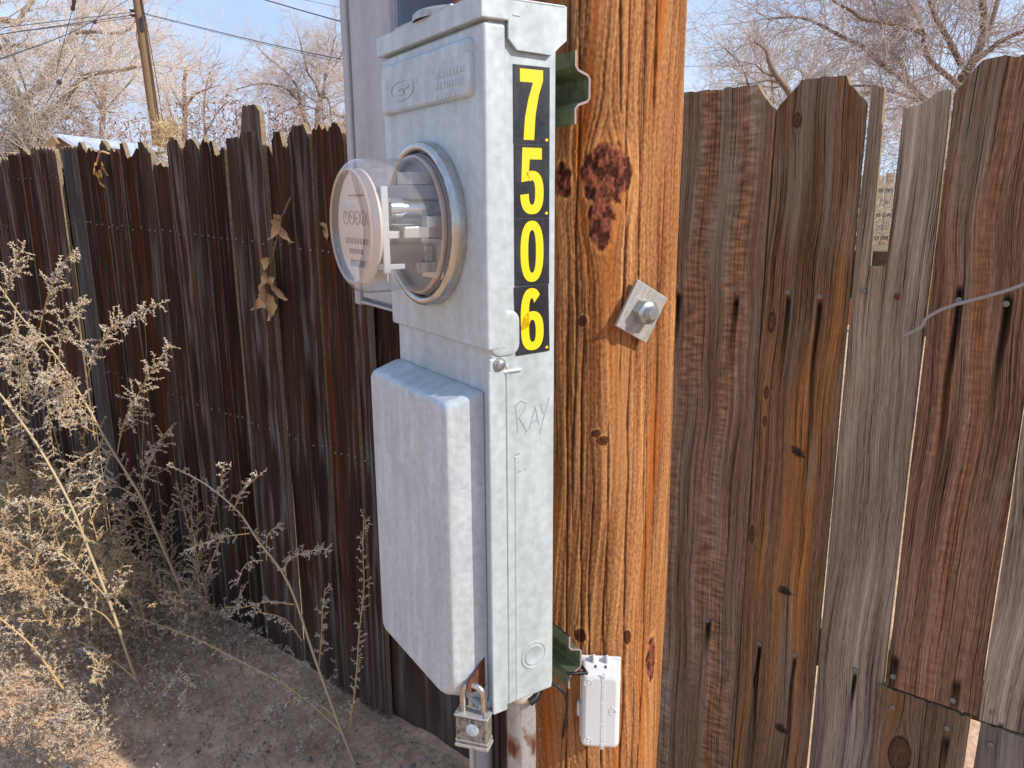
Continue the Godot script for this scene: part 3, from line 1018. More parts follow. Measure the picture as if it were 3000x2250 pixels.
func padlock(box_xf: Transform3D) -> void:
	var hole := box_xf * Vector3(-0.0135, 0.0405, 0.0205)
	var z := Vector3(-0.30, 0, 0.95).normalized()
	var x := Vector3.UP.cross(z)
	var o := thing("padlock", "worn laminated steel padlock hanging from the rusty hasp of the meter box", "padlock", Transform3D(Basis(x, Vector3.UP, z), hole + Vector3(0, -0.0785, 0)))
	var b := Mb.new()
	var r2 := RandomNumberGenerator.new()
	r2.seed = 9
	# laminations one on the other, rivets at the corners
	for k in 17:
		var y := 0.0008 + k * 0.00225
		var e := r2.randf_range(-0.0003, 0.0003)
		b.rbox(Transform3D(), Vector3(-0.0205 + e, y, -0.0095 + e), Vector3(0.0205 + e, y + 0.0021, 0.0095 + e), 0.0009, 1)
	b.rbox(Transform3D(), Vector3(-0.0195, 0.0, -0.0085), Vector3(0.0195, 0.039, 0.0085), 0.002, 2)
	obj("body", b, M.padlock, o)
	b = Mb.new()
	b.rbox(Transform3D(), Vector3(-0.0225, 0.0385, -0.0110), Vector3(0.0225, 0.0415, 0.0110), 0.0014, 2)
	b.rbox(Transform3D(), Vector3(-0.0222, -0.0045, -0.0108), Vector3(0.0222, 0.0005, 0.0108), 0.0016, 2)
	b.rbox(Transform3D(), Vector3(-0.0215, 0.0035, -0.0102), Vector3(0.0215, 0.0062, 0.0102), 0.0012, 2)
	obj("end_plate", b, M.galv_rusty, o)
	b = Mb.new()
	b.lathe(Transform3D(Basis(), Vector3(0.0015, 0.0225, 0.0085)), [Vector2(0.0085, 0), Vector2(0.0083, 0.0014), Vector2(0.0065, 0.0020), Vector2(0.0, 0.0022)], 26)
	obj("round_badge", b, M.badge, o)
	b = Mb.new()
	for sx in [-1, 1]:
		for sz in [-1, 1]:
			b.lathe(Transform3D(Basis(Vector3.RIGHT, Vector3(0, 0, -1), Vector3.UP), Vector3(0.0175 * sx, 0.0410, 0.0072 * sz)), [Vector2(0.0032, 0), Vector2(0.0028, 0.0014), Vector2(0.0, 0.0018)], 10)
	obj("rivet", b, M.galv, o)
	b = Mb.new()
	var arc := [Vector3(-0.0135, 0.041, 0)]
	for k in 15:
		var a := PI - PI * k / 14.0
		arc.append(Vector3(cos(a) * 0.0135, 0.0655 + sin(a) * 0.0135, 0))
	arc.append(Vector3(0.0135, 0.041, 0))
	b.tube(arc, 0.0041, 0.0041, 12)
	obj("shackle", b, M.shackle, o)

func struts(box_xf: Transform3D) -> void:
	var prof := [Vector2(0.1115, 0.038), Vector2(0.1115, 0.022), Vector2(0.1155, 0.017), Vector2(0.1285, 0.0125), Vector2(0.1305, 0.010), Vector2(0.1305, -0.010), Vector2(0.1285, -0.0125), Vector2(0.1155, -0.017), Vector2(0.1115, -0.022), Vector2(0.1115, -0.038)]
	var names := [["green hat shaped strut bracket behind the top of the meter box", 0.740], ["green hat shaped strut bracket behind the foot of the meter box", 0.035]]
	for q in names:
		var g := thing("strut_bracket", q[0], "bracket", box_xf * Transform3D(Basis(), Vector3(0, q[1], 0)), "brackets behind the meter box")
		var out := []
		var b := Mb.new()
		var m := prof.size()
		for k in m:
			var d: Vector2 = (prof[mini(k + 1, m - 1)] - prof[maxi(k - 1, 0)]).normalized()
			out.append(prof[k] + Vector2(d.y, -d.x) * -0.0026)
		for k in m - 1:
			var a: Vector2 = prof[k]
			var e: Vector2 = prof[k + 1]
			var a2: Vector2 = out[k]
			var e2: Vector2 = out[k + 1]
			var f := func(p: Vector2, x: float) -> Vector3: return Vector3(x, p.y, -p.x)
			b.quad(f.call(a, 0.004), f.call(a, -0.27), f.call(e, -0.27), f.call(e, 0.004))
			b.quad(f.call(e2, 0.004), f.call(e2, -0.27), f.call(a2, -0.27), f.call(a2, 0.004))
		obj("channel", b, M.strut_green, g)
		b = Mb.new()
		for k in m - 1:
			for x in [0.0045, -0.2705]:
				var f2 := func(p: Vector2) -> Vector3: return Vector3(x, p.y, -p.x)
				b.quad(f2.call(prof[k]), f2.call(prof[k + 1]), f2.call(out[k + 1]), f2.call(out[k]))
		obj("cut_edge", b, M.strut_edge, g)

func behind_box() -> void:
	# grey cabinet left of the pole
	var c0 := Vector3(-0.158, 0, -1.10)
	var g := thing("grey_cabinet", "tall plain grey cabinet with folded edge behind the meter box", "cabinet", turned(c0 + Vector3.UP * (EYE - 0.158), -V_LEFT))
	var b := Mb.new()
	b.rbox(Transform3D(), Vector3(-0.145, 0.0, -0.15), Vector3(0.0, 0.62, -0.010), 0.003)
	obj("housing", b, M.cabinet, g)
	b = Mb.new()
	b.rbox(Transform3D(), Vector3(-0.167, 0.0, -0.12), Vector3(-0.145, 0.63, 0.003), 0.003)
	b.rbox(Transform3D(), Vector3(-0.142, 0.0035, -0.012), Vector3(0.0, 0.0075, 0.002), 0.001)
	obj("folded_edge", b, M.cabinet, g)
	b = Mb.new()
	b.rbox(Transform3D(), Vector3(-0.1415, 0.0125, -0.012), Vector3(0.001, 0.615, -0.001), 0.0025)
	obj("cabinet_door", b, M.cabinet, g)
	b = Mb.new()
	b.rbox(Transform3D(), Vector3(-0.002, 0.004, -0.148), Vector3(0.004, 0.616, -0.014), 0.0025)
	obj("side_shade_plate", b, M.cabinet_shade, g)  # plate added over the right face; its dark colour paints in the shade
	# conduits under the meter box
	var cp := Vector3(0.0096, 0, -0.92)
	g = thing("conduit", "grey steel conduit with rust streaks rising into the meter box bottom", "conduit", Transform3D(Basis(), cp))
	b = Mb.new()
	b.lathe(Transform3D(Basis(Vector3.RIGHT, Vector3(0, 0, -1), Vector3.UP), Vector3.ZERO), [Vector2(0.0195, -0.1), Vector2(0.0195, 0.92), Vector2(0.017, 0.921), Vector2(0, 0.921)], 36)
	obj("pipe", b, M.conduit, g)
	b = Mb.new()
	b.lathe(Transform3D(Basis(Vector3.RIGHT, Vector3(0, 0, -1), Vector3.UP), Vector3(0, 0.92, 0)), [Vector2(0.021, 0), Vector2(0.0225, 0.004), Vector2(0.0225, 0.016), Vector2(0.026, 0.017), Vector2(0.026, 0.024), Vector2(0, 0.024)], 36)
	obj("connector", b, M.plastic_old, g)
	b = Mb.new()
	b.tube([Vector3(0.010, 0.922, 0.021), Vector3(0.018, 0.926, 0.017), Vector3(0.0235, 0.933, 0.009), Vector3(0.026, 0.940, 0.0)], 0.006, 0.005, 8)
	obj("tape", b, M.black, g)
	var thin := [["grey plastic pipe beside the pole foot below the padlock", Vector3(-0.043, 0, -0.946), 0.0118, M.pvc, "pipe"], ["thin pale pipe left of the grey plastic pipe", Vector3(-0.0585, 0, -0.955), 0.0052, M.pvc_pale, "pipe"], ["black cable between pole and grey plastic pipe", Vector3(-0.024, 0, -0.945), 0.0055, M.black, "cable"]]
	for q in thin:
		b = Mb.new()
		b.tube([Vector3(0, -0.05, 0), Vector3(0.002, 0.3, 0.0), Vector3(0, 0.6, 0.001), Vector3(0, 0.935, 0)], q[2], q[2], 20)
		var o := obj("pipe" if q[4] == "pipe" else "cable", b, q[3])
		o.position = q[1]
		tag(o, q[0], q[4])
	# black bonding wire from the box foot to the white bonding box
	b = Mb.new()
	var foot := turned(BOX_CORNER, -V_LEFT) * Vector3(-0.006, 0.008, -0.086)
	b.tube([foot + Vector3(-0.004, 0.004, -0.002), foot + Vector3(0.012, 0.0, 0.004), foot + Vector3(0.022, -0.012, 0.004), foot + Vector3(0.026, -0.032, -0.004), foot + Vector3(0.026, -0.055, -0.014), pole_point(-13, 0.80, 0.004)], 0.0022, 0.0022, 8)
	var o2 := obj("bonding_wire", b, M.black)
	tag(o2, "short black wire curling out at the lower right corner of the meter box", "wire")
	b = Mb.new()
	b.tube([foot + Vector3(0.026, 0.012, -0.004), foot + Vector3(0.05, 0.018, 0.004), pole_point(-6, 0.935, 0.006), pole_point(-1, 0.925, 0.004)], 0.0024, 0.0024, 8)
	o2 = obj("ground_cable", b, M.black)
	tag(o2, "black cable running from the meter box foot to the white bonding box", "cable")

# ---------------------------------------------------------------- fence
var nail_mesh: ArrayMesh
var screw_mesh: ArrayMesh

# one picket: s_left > s_right along the fence, top as a function of u (0 left .. 1 right), own origin at its foot
func picket(parent: Node3D, s_left: float, s_right: float, top: Callable, bottom: float, m: Material, cols: int, out: float, lean: float, sd: int, u_off := 0.0) -> Node3D:
	var wd := s_left - s_right
	var rough := noise(sd, 0.9, 2)
	var th := 0.016
	var us := []
	for i in cols + 1:
		us.append(float(i) / cols)
	var nrow := 9
	var f := PackedVector3Array()
	var k := PackedVector3Array()
	var uv := PackedVector2Array()
	var tops := []
	for u in us:
		tops.append(top.call(u) + rough.get_noise_1d(u * 26.0) * (0.003 if sd > 300 else 0.007) - maxf(0.0, rough.get_noise_1d(u * 60.0 + 50.0) - 0.25) * (0.012 if sd > 300 else 0.03))
	for j in nrow:
		var q := float(j) / (nrow - 1)
		for i in cols + 1:
			var y := lerpf(tops[i], bottom, q)
			var edge := 0.0
			if i == 0 or i == cols:
				edge = rough.get_noise_2d(y * 5.0, i * 9.0) * 0.0022
			var x: float = us[i] * wd + edge + lean * (y - 0.9)
			var cup := 0.0025 * pow(us[i] * 2.0 - 1.0, 2.0) * rough.get_noise_1d(7.0) * 2.0 + rough.get_noise_2d(y * 1.2, 3.0) * 0.002
			f.append(Vector3(x, y, cup))
			k.append(Vector3(x, y, cup - th))
			uv.append(Vector2(u_off + us[i], (EYE + 0.2 - y) / 1.78))
	var b := Mb.new()
	if sd < 300:
		var tone := 0.58 + 0.62 * absf(rough.get_noise_1d(31.7)) * 2.0
		b.col = Color(tone, tone, tone)
	b.grid(f, cols + 1, nrow, -1.0, uv)
	b.grid(k, cols + 1, nrow, 1.0, uv)
	var p := obj("picket", b, m, parent)
	p.transform = Transform3D(Basis(), Vector3(-s_left, 0, out))
	# sawn edges: top and the two sides
	b = Mb.new()
	var w := cols + 1
	for i in cols:
		b.quad(f[i], f[i + 1], k[i + 1], k[i])
	for j in nrow - 1:
		b.quad(f[(j + 1) * w + cols], k[(j + 1) * w + cols], k[j * w + cols], f[j * w + cols])
		b.quad(k[(j + 1) * w], f[(j + 1) * w], f[j * w], k[j * w])
	obj("sawn_edge", b, M.edge_wood, p)
	return p

func nail(p: Node3D, u_m: float, y: float, m: ArrayMesh, mt: Material, called := "nail") -> void:
	var o := obj(called, m, mt, p)
	o.transform = Transform3D(Basis(Vector3(0, 0, 1), u_m * 97.0), Vector3(u_m, y, 0.0035))

func fence() -> void:
	var b := Mb.new()
	b.lathe(Transform3D(), [Vector2(0.0029, -0.004), Vector2(0.0029, 0.0004), Vector2(0.0022, 0.0009), Vector2(0, 0.001)], 8)
	nail_mesh = b.mesh()
	b = Mb.new()
	b.lathe(Transform3D(), [Vector2(0.0047, -0.005), Vector2(0.0047, 0.0002), Vector2(0.0040, 0.0007), Vector2(0.0, 0.0004)], 12)
	for a in 2:
		b.rbox(Transform3D(Basis(Vector3(0, 0, 1), PI / 2 * a + 0.4), Vector3.ZERO), Vector3(-0.0028, -0.0006, 0.0), Vector3(0.0028, 0.0006, 0.0009), 0.0002, 1)
	screw_mesh = b.mesh()
	var g := thing("board_fence", "weathered brown board fence running behind the pole across the picture", "fence", turned(FENCE_AT, -S_DIR))
	var kinds: Array = [M.wood_dark, M.wood_rust, M.wood_grey, M.wood_dark2, M.wood_brown, M.wood_rust2]
	# visible boards of the left part: left, right, top height above eye, shape, wood, stand-out
	var L := [
		[3.951, 3.856, 0.205, "jag", 3, 0.0], [3.850, 3.736, 0.222, "jag", 0, 0.004], [3.731, 3.621, 0.228, "slope", 1, 0.0], [3.616, 3.547, 0.236, "jag", 3, 0.003], [3.541, 3.447, 0.232, "jag", 5, 0.0], [3.442, 3.383, 0.222, "jag", 4, 0.002],
		[3.405, 3.300, 0.118, "flat", 3, -0.022], [3.325, 3.206, 0.214, "flat", 2, 0.006], [3.200, 3.142, 0.224, "round", 0, 0.0], [3.138, 3.027, 0.206, "jag", 1, 0.002], [3.022, 2.967, 0.226, "peak", 3, 0.0], [2.963, 2.876, 0.200, "jag", 5, 0.003],
		[2.864, 2.738, 0.206, "dip", 1, 0.0], [2.727, 2.649, 0.205, "slope", 4, 0.004], [2.646, 2.554, 0.137, "jag", 0, 0.0], [2.537, 2.450, 0.206, "round", 3, 0.003], [2.447, 2.354, 0.198, "round", 4, 0.0], [2.344, 2.291, 0.198, "peak", 5, 0.004], [2.287, 2.219, 0.186, "dip", 0, 0.0],
		[2.198, 2.124, 0.190, "flat", 4, 0.004], [2.116, 2.014, 0.274, "tall", 3, 0.006], [2.010, 1.986, 0.160, "slope", 0, -0.008], [1.975, 1.898, 0.196, "notch", 0, 0.0], [1.889, 1.796, 0.206, "dog", 3, 0.004], [1.789, 1.722, 0.206, "jag", 1, 0.0], [1.717, 1.661, 0.204, "round", 0, 0.003], [1.649, 1.596, 0.200, "round", 3, 0.0],
		[1.612, 1.486, 0.172, "jag", 0, -0.03], [1.489, 1.388, 0.19, "dog", 3, -0.03], [1.391, 1.292, 0.195, "dog", 4, -0.028], [1.295, 1.192, 0.19, "dog", 0, -0.03], [1.195, 1.096, 0.195, "jag", 3, -0.028], [1.099, 0.996, 0.19, "dog", 4, -0.03], [0.999, 0.896, 0.195, "dog", 0, -0.028], [0.899, 0.796, 0.19, "dog", 3, -0.02], [0.799, 0.694, 0.19, "dog", 4, -0.01]]
	var sd := 100
	for q in L:
		sd += 1
		var h: float = EYE + q[2]
		var style: String = q[3]
		var top := func(u: float) -> float:
			match style:
				"flat": return h - 0.004 * u
				"jag": return h - 0.014 * absf(sin(u * 9.0 + sd)) - 0.02 * absf(u - 0.35)
				"slope": return h - 0.055 * maxf(0.0, u - 0.25)
				"round": return h - 0.06 * pow(absf(u - 0.42) * 1.6, 2.4)
				"peak": return h - 0.05 * absf(u - 0.45)
				"dip": return h - 0.045 * smoothstep(0.15, 0.3, u) + 0.02 * smoothstep(0.6, 0.8, u)
				"tall": return h - 0.085 * (1.0 - smoothstep(0.0, 0.24, u)) - 0.02 * smoothstep(0.75, 1.0, u)
				"notch": return h - 0.02 * (1.0 - smoothstep(0.0, 0.2, u)) - 0.042 * smoothstep(0.52, 0.62, u)
				"dog": return h - 0.032 * maxf(0.0, 1.0 - u / 0.25) - 0.036 * maxf(0.0, (u - 0.72) / 0.28)
			return h
		var p := picket(g, q[0] + (0.004 if q[0] < 3.3 or q[0] > 3.42 else 0.0), q[1], top, 0.0 - 0.05, kinds[q[4]], 14, q[5], rng.randf_range(-0.003, 0.003), sd, rng.randf())
		var wd: float = q[0] - q[1]
		for row in ([0.108, -0.70] if q[0] > 3.37 else [-0.105, -0.69]):
			for e in ([0.28, 0.72] if wd > 0.05 else [0.5]):
				nail(p, wd * (e + rng.randf_range(-0.06, 0.06)), EYE + row + rng.randf_range(-0.006, 0.006) + (q[0] - 2.4) * 0.04 * (1.0 if q[0] < 3.37 else 0.0), nail_mesh, M.nail)
	# right part, board by board
	var e := EYE
	var p1 := picket(g, 0.697, 0.5245, func(u: float) -> float: return e + 0.193 - 0.046 * maxf(0.0, (u - 0.80) / 0.20), -0.05, M.plank1, 26, 0.0, 0.0, 301)
	var p2 := picket(g, 0.5215, 0.3765, func(u: float) -> float: return e + 0.196 - 0.045 * maxf(0.0, 1.0 - u / 0.28) - 0.045 * maxf(0.0, (u - 0.76) / 0.24) - 0.004 * absf(u - 0.4), -0.05, M.plank2, 26, 0.001, 0.0, 302)
	var p3 := picket(g, 0.3725, 0.2565, func(u: float) -> float:
		if u < 0.20: return e + 0.172
		if u < 0.44: return e - 0.112 + 0.02 * (u - 0.2)
		return e + 0.138 + 0.024 * smoothstep(0.55, 0.95, u), -0.05, M.plank3, 44, -0.002, 0.0, 303)
	var p4 := picket(g, 0.2510, 0.1065, func(u: float) -> float: return e + 0.199 - 0.046 * maxf(0.0, 1.0 - u / 0.24) - 0.046 * maxf(0.0, (u - 0.78) / 0.22), e - 0.858, M.plank4, 26, 0.002, 0.0, 304)
	var p4b := picket(g, 0.2600, 0.1165, func(u: float) -> float: return e - 0.862 - 0.003 * u, -0.05, M.plank5, 24, 0.001, 0.0, 305)
	var p5 := picket(g, 0.1030, -0.040, func(u: float) -> float: return e + 0.196 - 0.045 * maxf(0.0, 1.0 - u / 0.24) - 0.045 * maxf(0.0, (u - 0.78) / 0.22), e - 0.862, M.plank3, 20, 0.0, 0.0, 306, 0.37)
	var p5b := picket(g, 0.1000, -0.040, func(u: float) -> float: return e - 0.8645, -0.05, M.wood_pale, 16, 0.004, 0.0, 307, 0.1)
	for q in [[p1, 0.697, 0.694, -0.164], [p1, 0.697, 0.578, -0.163], [p1, 0.697, 0.595, -0.850], [p2, 0.5215, 0.479, -0.162], [p2, 0.5215, 0.424, -0.166], [p2, 0.5215, 0.484, -0.862], [p2, 0.5215, 0.415, -0.860], [p3, 0.3725, 0.354, -0.152], [p3, 0.3725, 0.305, -0.851], [p4, 0.251, 0.210, -0.157], [p4, 0.251, 0.146, -0.158], [p4, 0.251, 0.240, -0.835], [p4, 0.251, 0.144, -0.842], [p4b, 0.260, 0.235, -0.896], [p4b, 0.260, 0.147, -0.899], [p5, 0.102, 0.084, -0.840], [p5b, 0.1, 0.081, -0.898]]:
		nail(q[0], q[1] - q[2], e + q[3], screw_mesh, M.screw, "screw")
	nail(p3, 0.370 - 0.298, e - 0.158, screw_mesh, M.rust, "screw")
	# raised fibres on the grey board
	b = Mb.new()
	for k in 90:
		var c: Array = [[0.045, 1.05], [0.066, 0.96], [0.085, 1.0], [0.06, 0.85], [0.05, 0.57], [0.04, 0.72], [0.062, 1.2]][k % 7]
		var x: float = c[0] + rng.randfn(0.0, 0.006)
		var y: float = c[1] + rng.randfn(0.0, 0.05)
		var ln := rng.randf_range(0.015, 0.06)
		var curl := rng.randf_range(-0.012, 0.012) if k % 3 == 0 else 0.0
		b.twig(Vector3(x, y + ln * 0.5, 0.001), Vector3(x + rng.randf_range(-0.001, 0.001), y, 0.003 + absf(curl) * 0.2), Vector3(x + curl, y - ln * 0.5, 0.002 + absf(curl)), 0.0005, 0.0003)
	obj("loose_fibres", b, M.fibre, p3, "stuff")
	# knots standing proud on the second plank
	for q in [[0.083, e - 0.454, 0.021, 0.012, -0.45], [0.079, e - 0.734, 0.021, 0.013, -0.25], [0.093, e - 1.031, 0.019, 0.012, -0.3]]:
		var pts := PackedVector3Array()
		var ns := noise(int(q[1] * 100), 2.1, 3)
		for j in 13:
			for i in 31:
				var a := TAU * i / 30.0
				var r := float(j) / 12.0
				var hgt := 0.0030 * (1.0 - r * r) + ns.get_noise_2d(cos(a) * r * 2.0, sin(a) * r * 5.0) * 0.007 * (1.0 - r * r) - 0.0022 * r
				r *= 1.0 + 0.38 * ns.get_noise_2d(cos(a) * 0.7 + 5.0, sin(a) * 0.7)
				var xy := Vector2(cos(a) * r * q[2], sin(a) * r * q[3]).rotated(q[4])
				pts.append(Vector3(q[0] + xy.x, q[1] + xy.y, hgt))
		b = Mb.new()
		b.grid(pts, 31, 13, -1.0)
		obj("knot", b, M.knot_wood, p2)
	# boards beyond the picture on both sides: copies of four of the above
	var src: Array = [p1, p2, p4, p3]
	var s := -0.044
	var n := 0
	while s > -3.4:
		var o: Node3D = src[n % 2].duplicate()
		o.name = "picket_r%d" % n
		var wd2: float = [0.1725, 0.145][n % 2]
		o.position = Vector3(-s, rng.randf_range(-0.01, 0.01), rng.randf_range(-0.003, 0.003))
		o.name = "picket_%03d" % (100 + n)
		g.add_child(o, true)
		s -= wd2 + 0.005
		n += 1
	s = 3.957
	while s < 7.2:
		var idx := [15, 16, 23, 25][n % 4] as int
		var from: Node3D = g.get_node("picket" if idx == 0 else "picket_%03d" % idx)
		var o: Node3D = from.duplicate()
		o.name = "picket_%03d" % (100 + n)
		var wd3: float = L[idx][0] - L[idx][1]
		s += wd3 + 0.006
		o.position = Vector3(-s, rng.randf_range(-0.01, 0.02), rng.randf_range(-0.004, 0.004))
		g.add_child(o, true)
		n += 1
	# rails and posts on the yard side
	for y in [-0.13, -0.86, 0.10]:
		var x0 := -7.2 if y < 0.0 else -7.2
		var x1 := 3.4 if y < 0.0 else -3.3
		b = Mb.new()
		b.rbox(Transform3D(), Vector3(x0, EYE + y - 0.042, -0.092), Vector3(x1, EYE + y + 0.042, -0.054), 0.003)
		obj("rail", b, M.wood_pale_tri, g)
	for x in [-6.4, -4.1, -1.75, 0.9, 3.2]:
		b = Mb.new()
		b.rbox(Transform3D(), Vector3(x - 0.045, -0.2, -0.185), Vector3(x + 0.045, EYE + 0.10, -0.0955), 0.004)
		obj("post", b, M.wood_pale_tri, g)

# ---------------------------------------------------------------- ground
func ground_h(x: float, z: float) -> float:
	var p := Vector3(x, 0, z) - FENCE_AT
	var s := p.dot(S_DIR)
	var w := p.dot(F_IN)
	var f := exp(-w * w * 1.2)
	return clampf((s - 1.6) * 0.05, -0.10, 0.06) * f + 0.03 * exp(-w * w * 40.0)

func ground() -> void:
	var xs := []
	var zs := []
	for k in 9:
		xs.append(-400.0 + 49.0 * k)
	for k in range(1, 240):
		xs.append(-4.6 + 0.024 * k)
	for k in 10:
		xs.append(1.4 + pow(k + 1.0, 2.6))
	for k in 9:
		zs.append(-400.0 + 49.0 * k)
	for k in range(1, 170):
		zs.append(-4.6 + 0.024 * k)
	for k in 10:
		zs.append(-0.4 + pow(k + 1.0, 2.3))
	var big := noise(50, 1.6, 3)
	var small := noise(51, 14.0, 3)
	var pts := PackedVector3Array()
	for z in zs:
		for x in xs:
			var near := clampf((6.0 - absf(x)) * 0.5, 0.0, 1.0) * clampf((6.0 - absf(z)) * 0.5, 0.0, 1.0)
			var y := ground_h(x, z) + (big.get_noise_2d(x, z) * 0.022 + small.get_noise_2d(x, z) * 0.007 + absf(small.get_noise_2d(x * 3.0, z * 3.0)) * 0.004) * near
			pts.append(Vector3(x, y - 0.01, z))
	var b := Mb.new()
	b.grid(pts, xs.size(), zs.size(), -1.0)
	obj("ground", b, M.dirt, null, "structure")
	# pebbles, crumbs and straw bits on it: uncountable
	var mm := MultiMesh.new()
	mm.transform_format = MultiMesh.TRANSFORM_3D
	mm.use_colors = true
	var stone := Mb.new()
	var sp := PackedVector3Array()
	for j in 5:
		for i in 8:
			var th := PI * j / 4.0
			var ph := TAU * i / 7.0
			sp.append(Vector3(sin(th) * cos(ph), cos(th) * 0.7, -sin(th) * sin(ph)) * (1.0 + 0.16 * sin(i * 2.0 + j)))
	stone.grid(sp, 8, 5, -1.0, PackedVector2Array(), true)
	mm.mesh = stone.mesh()
	mm.instance_count = 9000
	for k in 9000:
		var s := rng.randf_range(0.6, 3.6)
		var w := rng.randf_range(-0.02, 1.25)
		var p := FENCE_AT + S_DIR * s + F_IN * w
		p.y = ground_h(p.x, p.z) - 0.004
		var r := rng.randf_range(0.0008, 0.0032) * (1.0 + 1.6 * pow(rng.randf(), 8.0))
		mm.set_instance_transform(k, Transform3D(Basis(Vector3.UP, rng.randf() * TAU).scaled(Vector3(r, r, r) * Vector3(1.0, rng.randf_range(0.5, 0.9), 1.3)), p))
		var t := rng.randf_range(0.14, 0.5)
		mm.set_instance_color(k, Color(t, t * 0.84, t * 0.70))
	var mi := MultiMeshInstance3D.new()
	mi.name = "pebbles"
	mi.multimesh = mm
	mi.material_override = M.tinted
	add_child(mi, true)
	tag(mi, "small pebbles and dirt crumbs scattered over the ground at the fence foot", "pebbles")
	mi.set_meta("kind", "stuff")
	b = Mb.new()
	for k in 5200:
		var s := rng.randf_range(0.7, 3.5)
		var w := absf(rng.randfn(0.0, 0.4 if k % 3 else 0.05)) + 0.008
		var p := FENCE_AT + S_DIR * s + F_IN * w
		p.y = ground_h(p.x, p.z) + rng.randf_range(0.0, 0.012)
		var d := Vector3(rng.randfn(), rng.randfn() * 0.25, rng.randfn()).normalized() * rng.randf_range(0.006, 0.03)
		var q := Vector3(rng.randfn(), rng.randfn(), rng.randfn()) * 0.003
		var t := rng.randf_range(0.22, 0.6)
		b.col = Color(t, t * 0.76, t * 0.50)
		b.twig(p - d, p + q, p + d, 0.0007, 0.0004)
	var o := obj("straw_litter", b, M.tinted, null, "stuff")
	tag(o, "dry straw bits and broken twigs lying on the dirt", "litter")
	# two pale stones in the weeds, a fallen leaf
	for q in [[Vector3(-1.486, 0, -2.429), 0.032, "flat white stone lying in the weeds near the fence", 0.014], [Vector3(-1.375, 0, -2.09), 0.036, "flat pinkish stone half hidden under weed stems at lower left", 0.010]]:
		b = Mb.new()
		var ring := PackedVector3Array()
		var ns := noise(int(q[1] * 1000), 1.3, 3)
		for j in 7:
			for i in 15:
				var th := PI * j / 6.0
				var ph := TAU * i / 14.0
				var u := Vector3(sin(th) * cos(ph), cos(th), -sin(th) * sin(ph))
				ring.append(u * Vector3(q[1], q[3], q[1] * 0.6) * (1.0 + 0.35 * ns.get_noise_3dv(u)))
		b.grid(ring, 15, 7, -1.0, PackedVector2Array(), true)
		o = obj("stone", b, M.stone_white if q[3] > 0.012 else M.stone_pink)
		o.transform = Transform3D(Basis(Vector3.UP, 0.5), q[0] + Vector3.UP * (ground_h(q[0].x, q[0].z) + 0.008))
		tag(o, q[2], "stone")
	b = Mb.new()
	leaf(b, Vector3.ZERO, Vector3(0.04, 0.012, 0.01), Vector3.UP, 0.014, 0.01)
	o = obj("fallen_leaf", b, M.leaf)
	o.position = Vector3(-1.30, 0.02, -1.99)
	tag(o, "single yellow brown leaf fallen on the dirt at lower left", "leaf")

# ---------------------------------------------------------------- dry plants
func smooth_line(pts: Array, per := 4) -> Array:
	var out := []
	var m := pts.size()
	for k in m - 1:
		var a: Vector3 = pts[maxi(k - 1, 0)]
		var p: Vector3 = pts[k]
		var q: Vector3 = pts[k + 1]
		var d: Vector3 = pts[mini(k + 2, m - 1)]
		for j in per:
			out.append(p.cubic_interpolate(q, a, d, float(j) / per))
	out.append(pts[m - 1])
	return out

var leaf_tint := Color(0.76, 0.63, 0.47)

func curly(b: Mb, p: Vector3, dir: Vector3, ln: float, r: float) -> void:
	var c := Vector3(rng.randfn(), rng.randfn() - 0.5, rng.randfn()) * 0.26
	var m := p + dir * ln * 0.5
	var d2 := (dir + c).normalized()
	var e := m + d2 * ln * 0.5
	var t := rng.randf_range(0.75, 1.2)
	b.col = Color(leaf_tint.r * t, leaf_tint.g * t, leaf_tint.b * t)
	b.twig(p, m, e, r, r * 0.8)

# side shoots with crumpled little leaves along a branch
func spray(stems: Mb, leaves: Mb, line: Array, r0: float, from: float, every: float, shoot: float, lush := 1.0) -> void:
	var total := 0.0
	for k in line.size() - 1:
		total += line[k].distance_to(line[k + 1])
	var run := 0.0
	var next := total * from
	for k in line.size() - 1:
		var a: Vector3 = line[k]
		var b: Vector3 = line[k + 1]
		var seg := a.distance_to(b)
		var ax := (b - a).normalized()
		while next < run + seg:
			var p := a.lerp(b, (next - run) / maxf(seg, 1e-5))
			var f := next / total
			var ln := shoot * (1.15 - 0.75 * f) * rng.randf_range(0.5, 1.25)
			var sd := ax.cross(Vector3(rng.randfn(), rng.randfn(), rng.randfn())).normalized()
			var dir := (ax * rng.randf_range(0.35, 1.0) + sd).normalized()
			var bend := Vector3(rng.randfn() * 0.25, rng.randf_range(-0.5, 0.25), rng.randfn() * 0.25)
			var q := p
			var cur := dir
			var steps := maxi(2, int(ln / 0.011))
			for j in steps:
				var nx := q + cur * 0.011
				stems.twig(q, (q + nx) * 0.5, nx, 0.0010, 0.0008)
				for c in int(rng.randf_range(2.2, 5.4) * lush):
					var sd2 := cur.cross(Vector3(rng.randfn(), rng.randfn(), rng.randfn())).normalized()
					curly(leaves, q.lerp(nx, rng.randf()), (sd2 + cur * 0.7).normalized(), rng.randf_range(0.004, 0.009), rng.randf_range(0.0009, 0.0017))
				q = nx
				cur = (cur + bend * 0.16 + Vector3(rng.randfn(), rng.randfn(), rng.randfn()) * 0.10).normalized()
			if rng.randf() < 0.7 * lush:
				curly(leaves, p, sd, rng.randf_range(0.006, 0.014), 0.0011)
			next += every * rng.randf_range(0.6, 1.4)
		run += seg

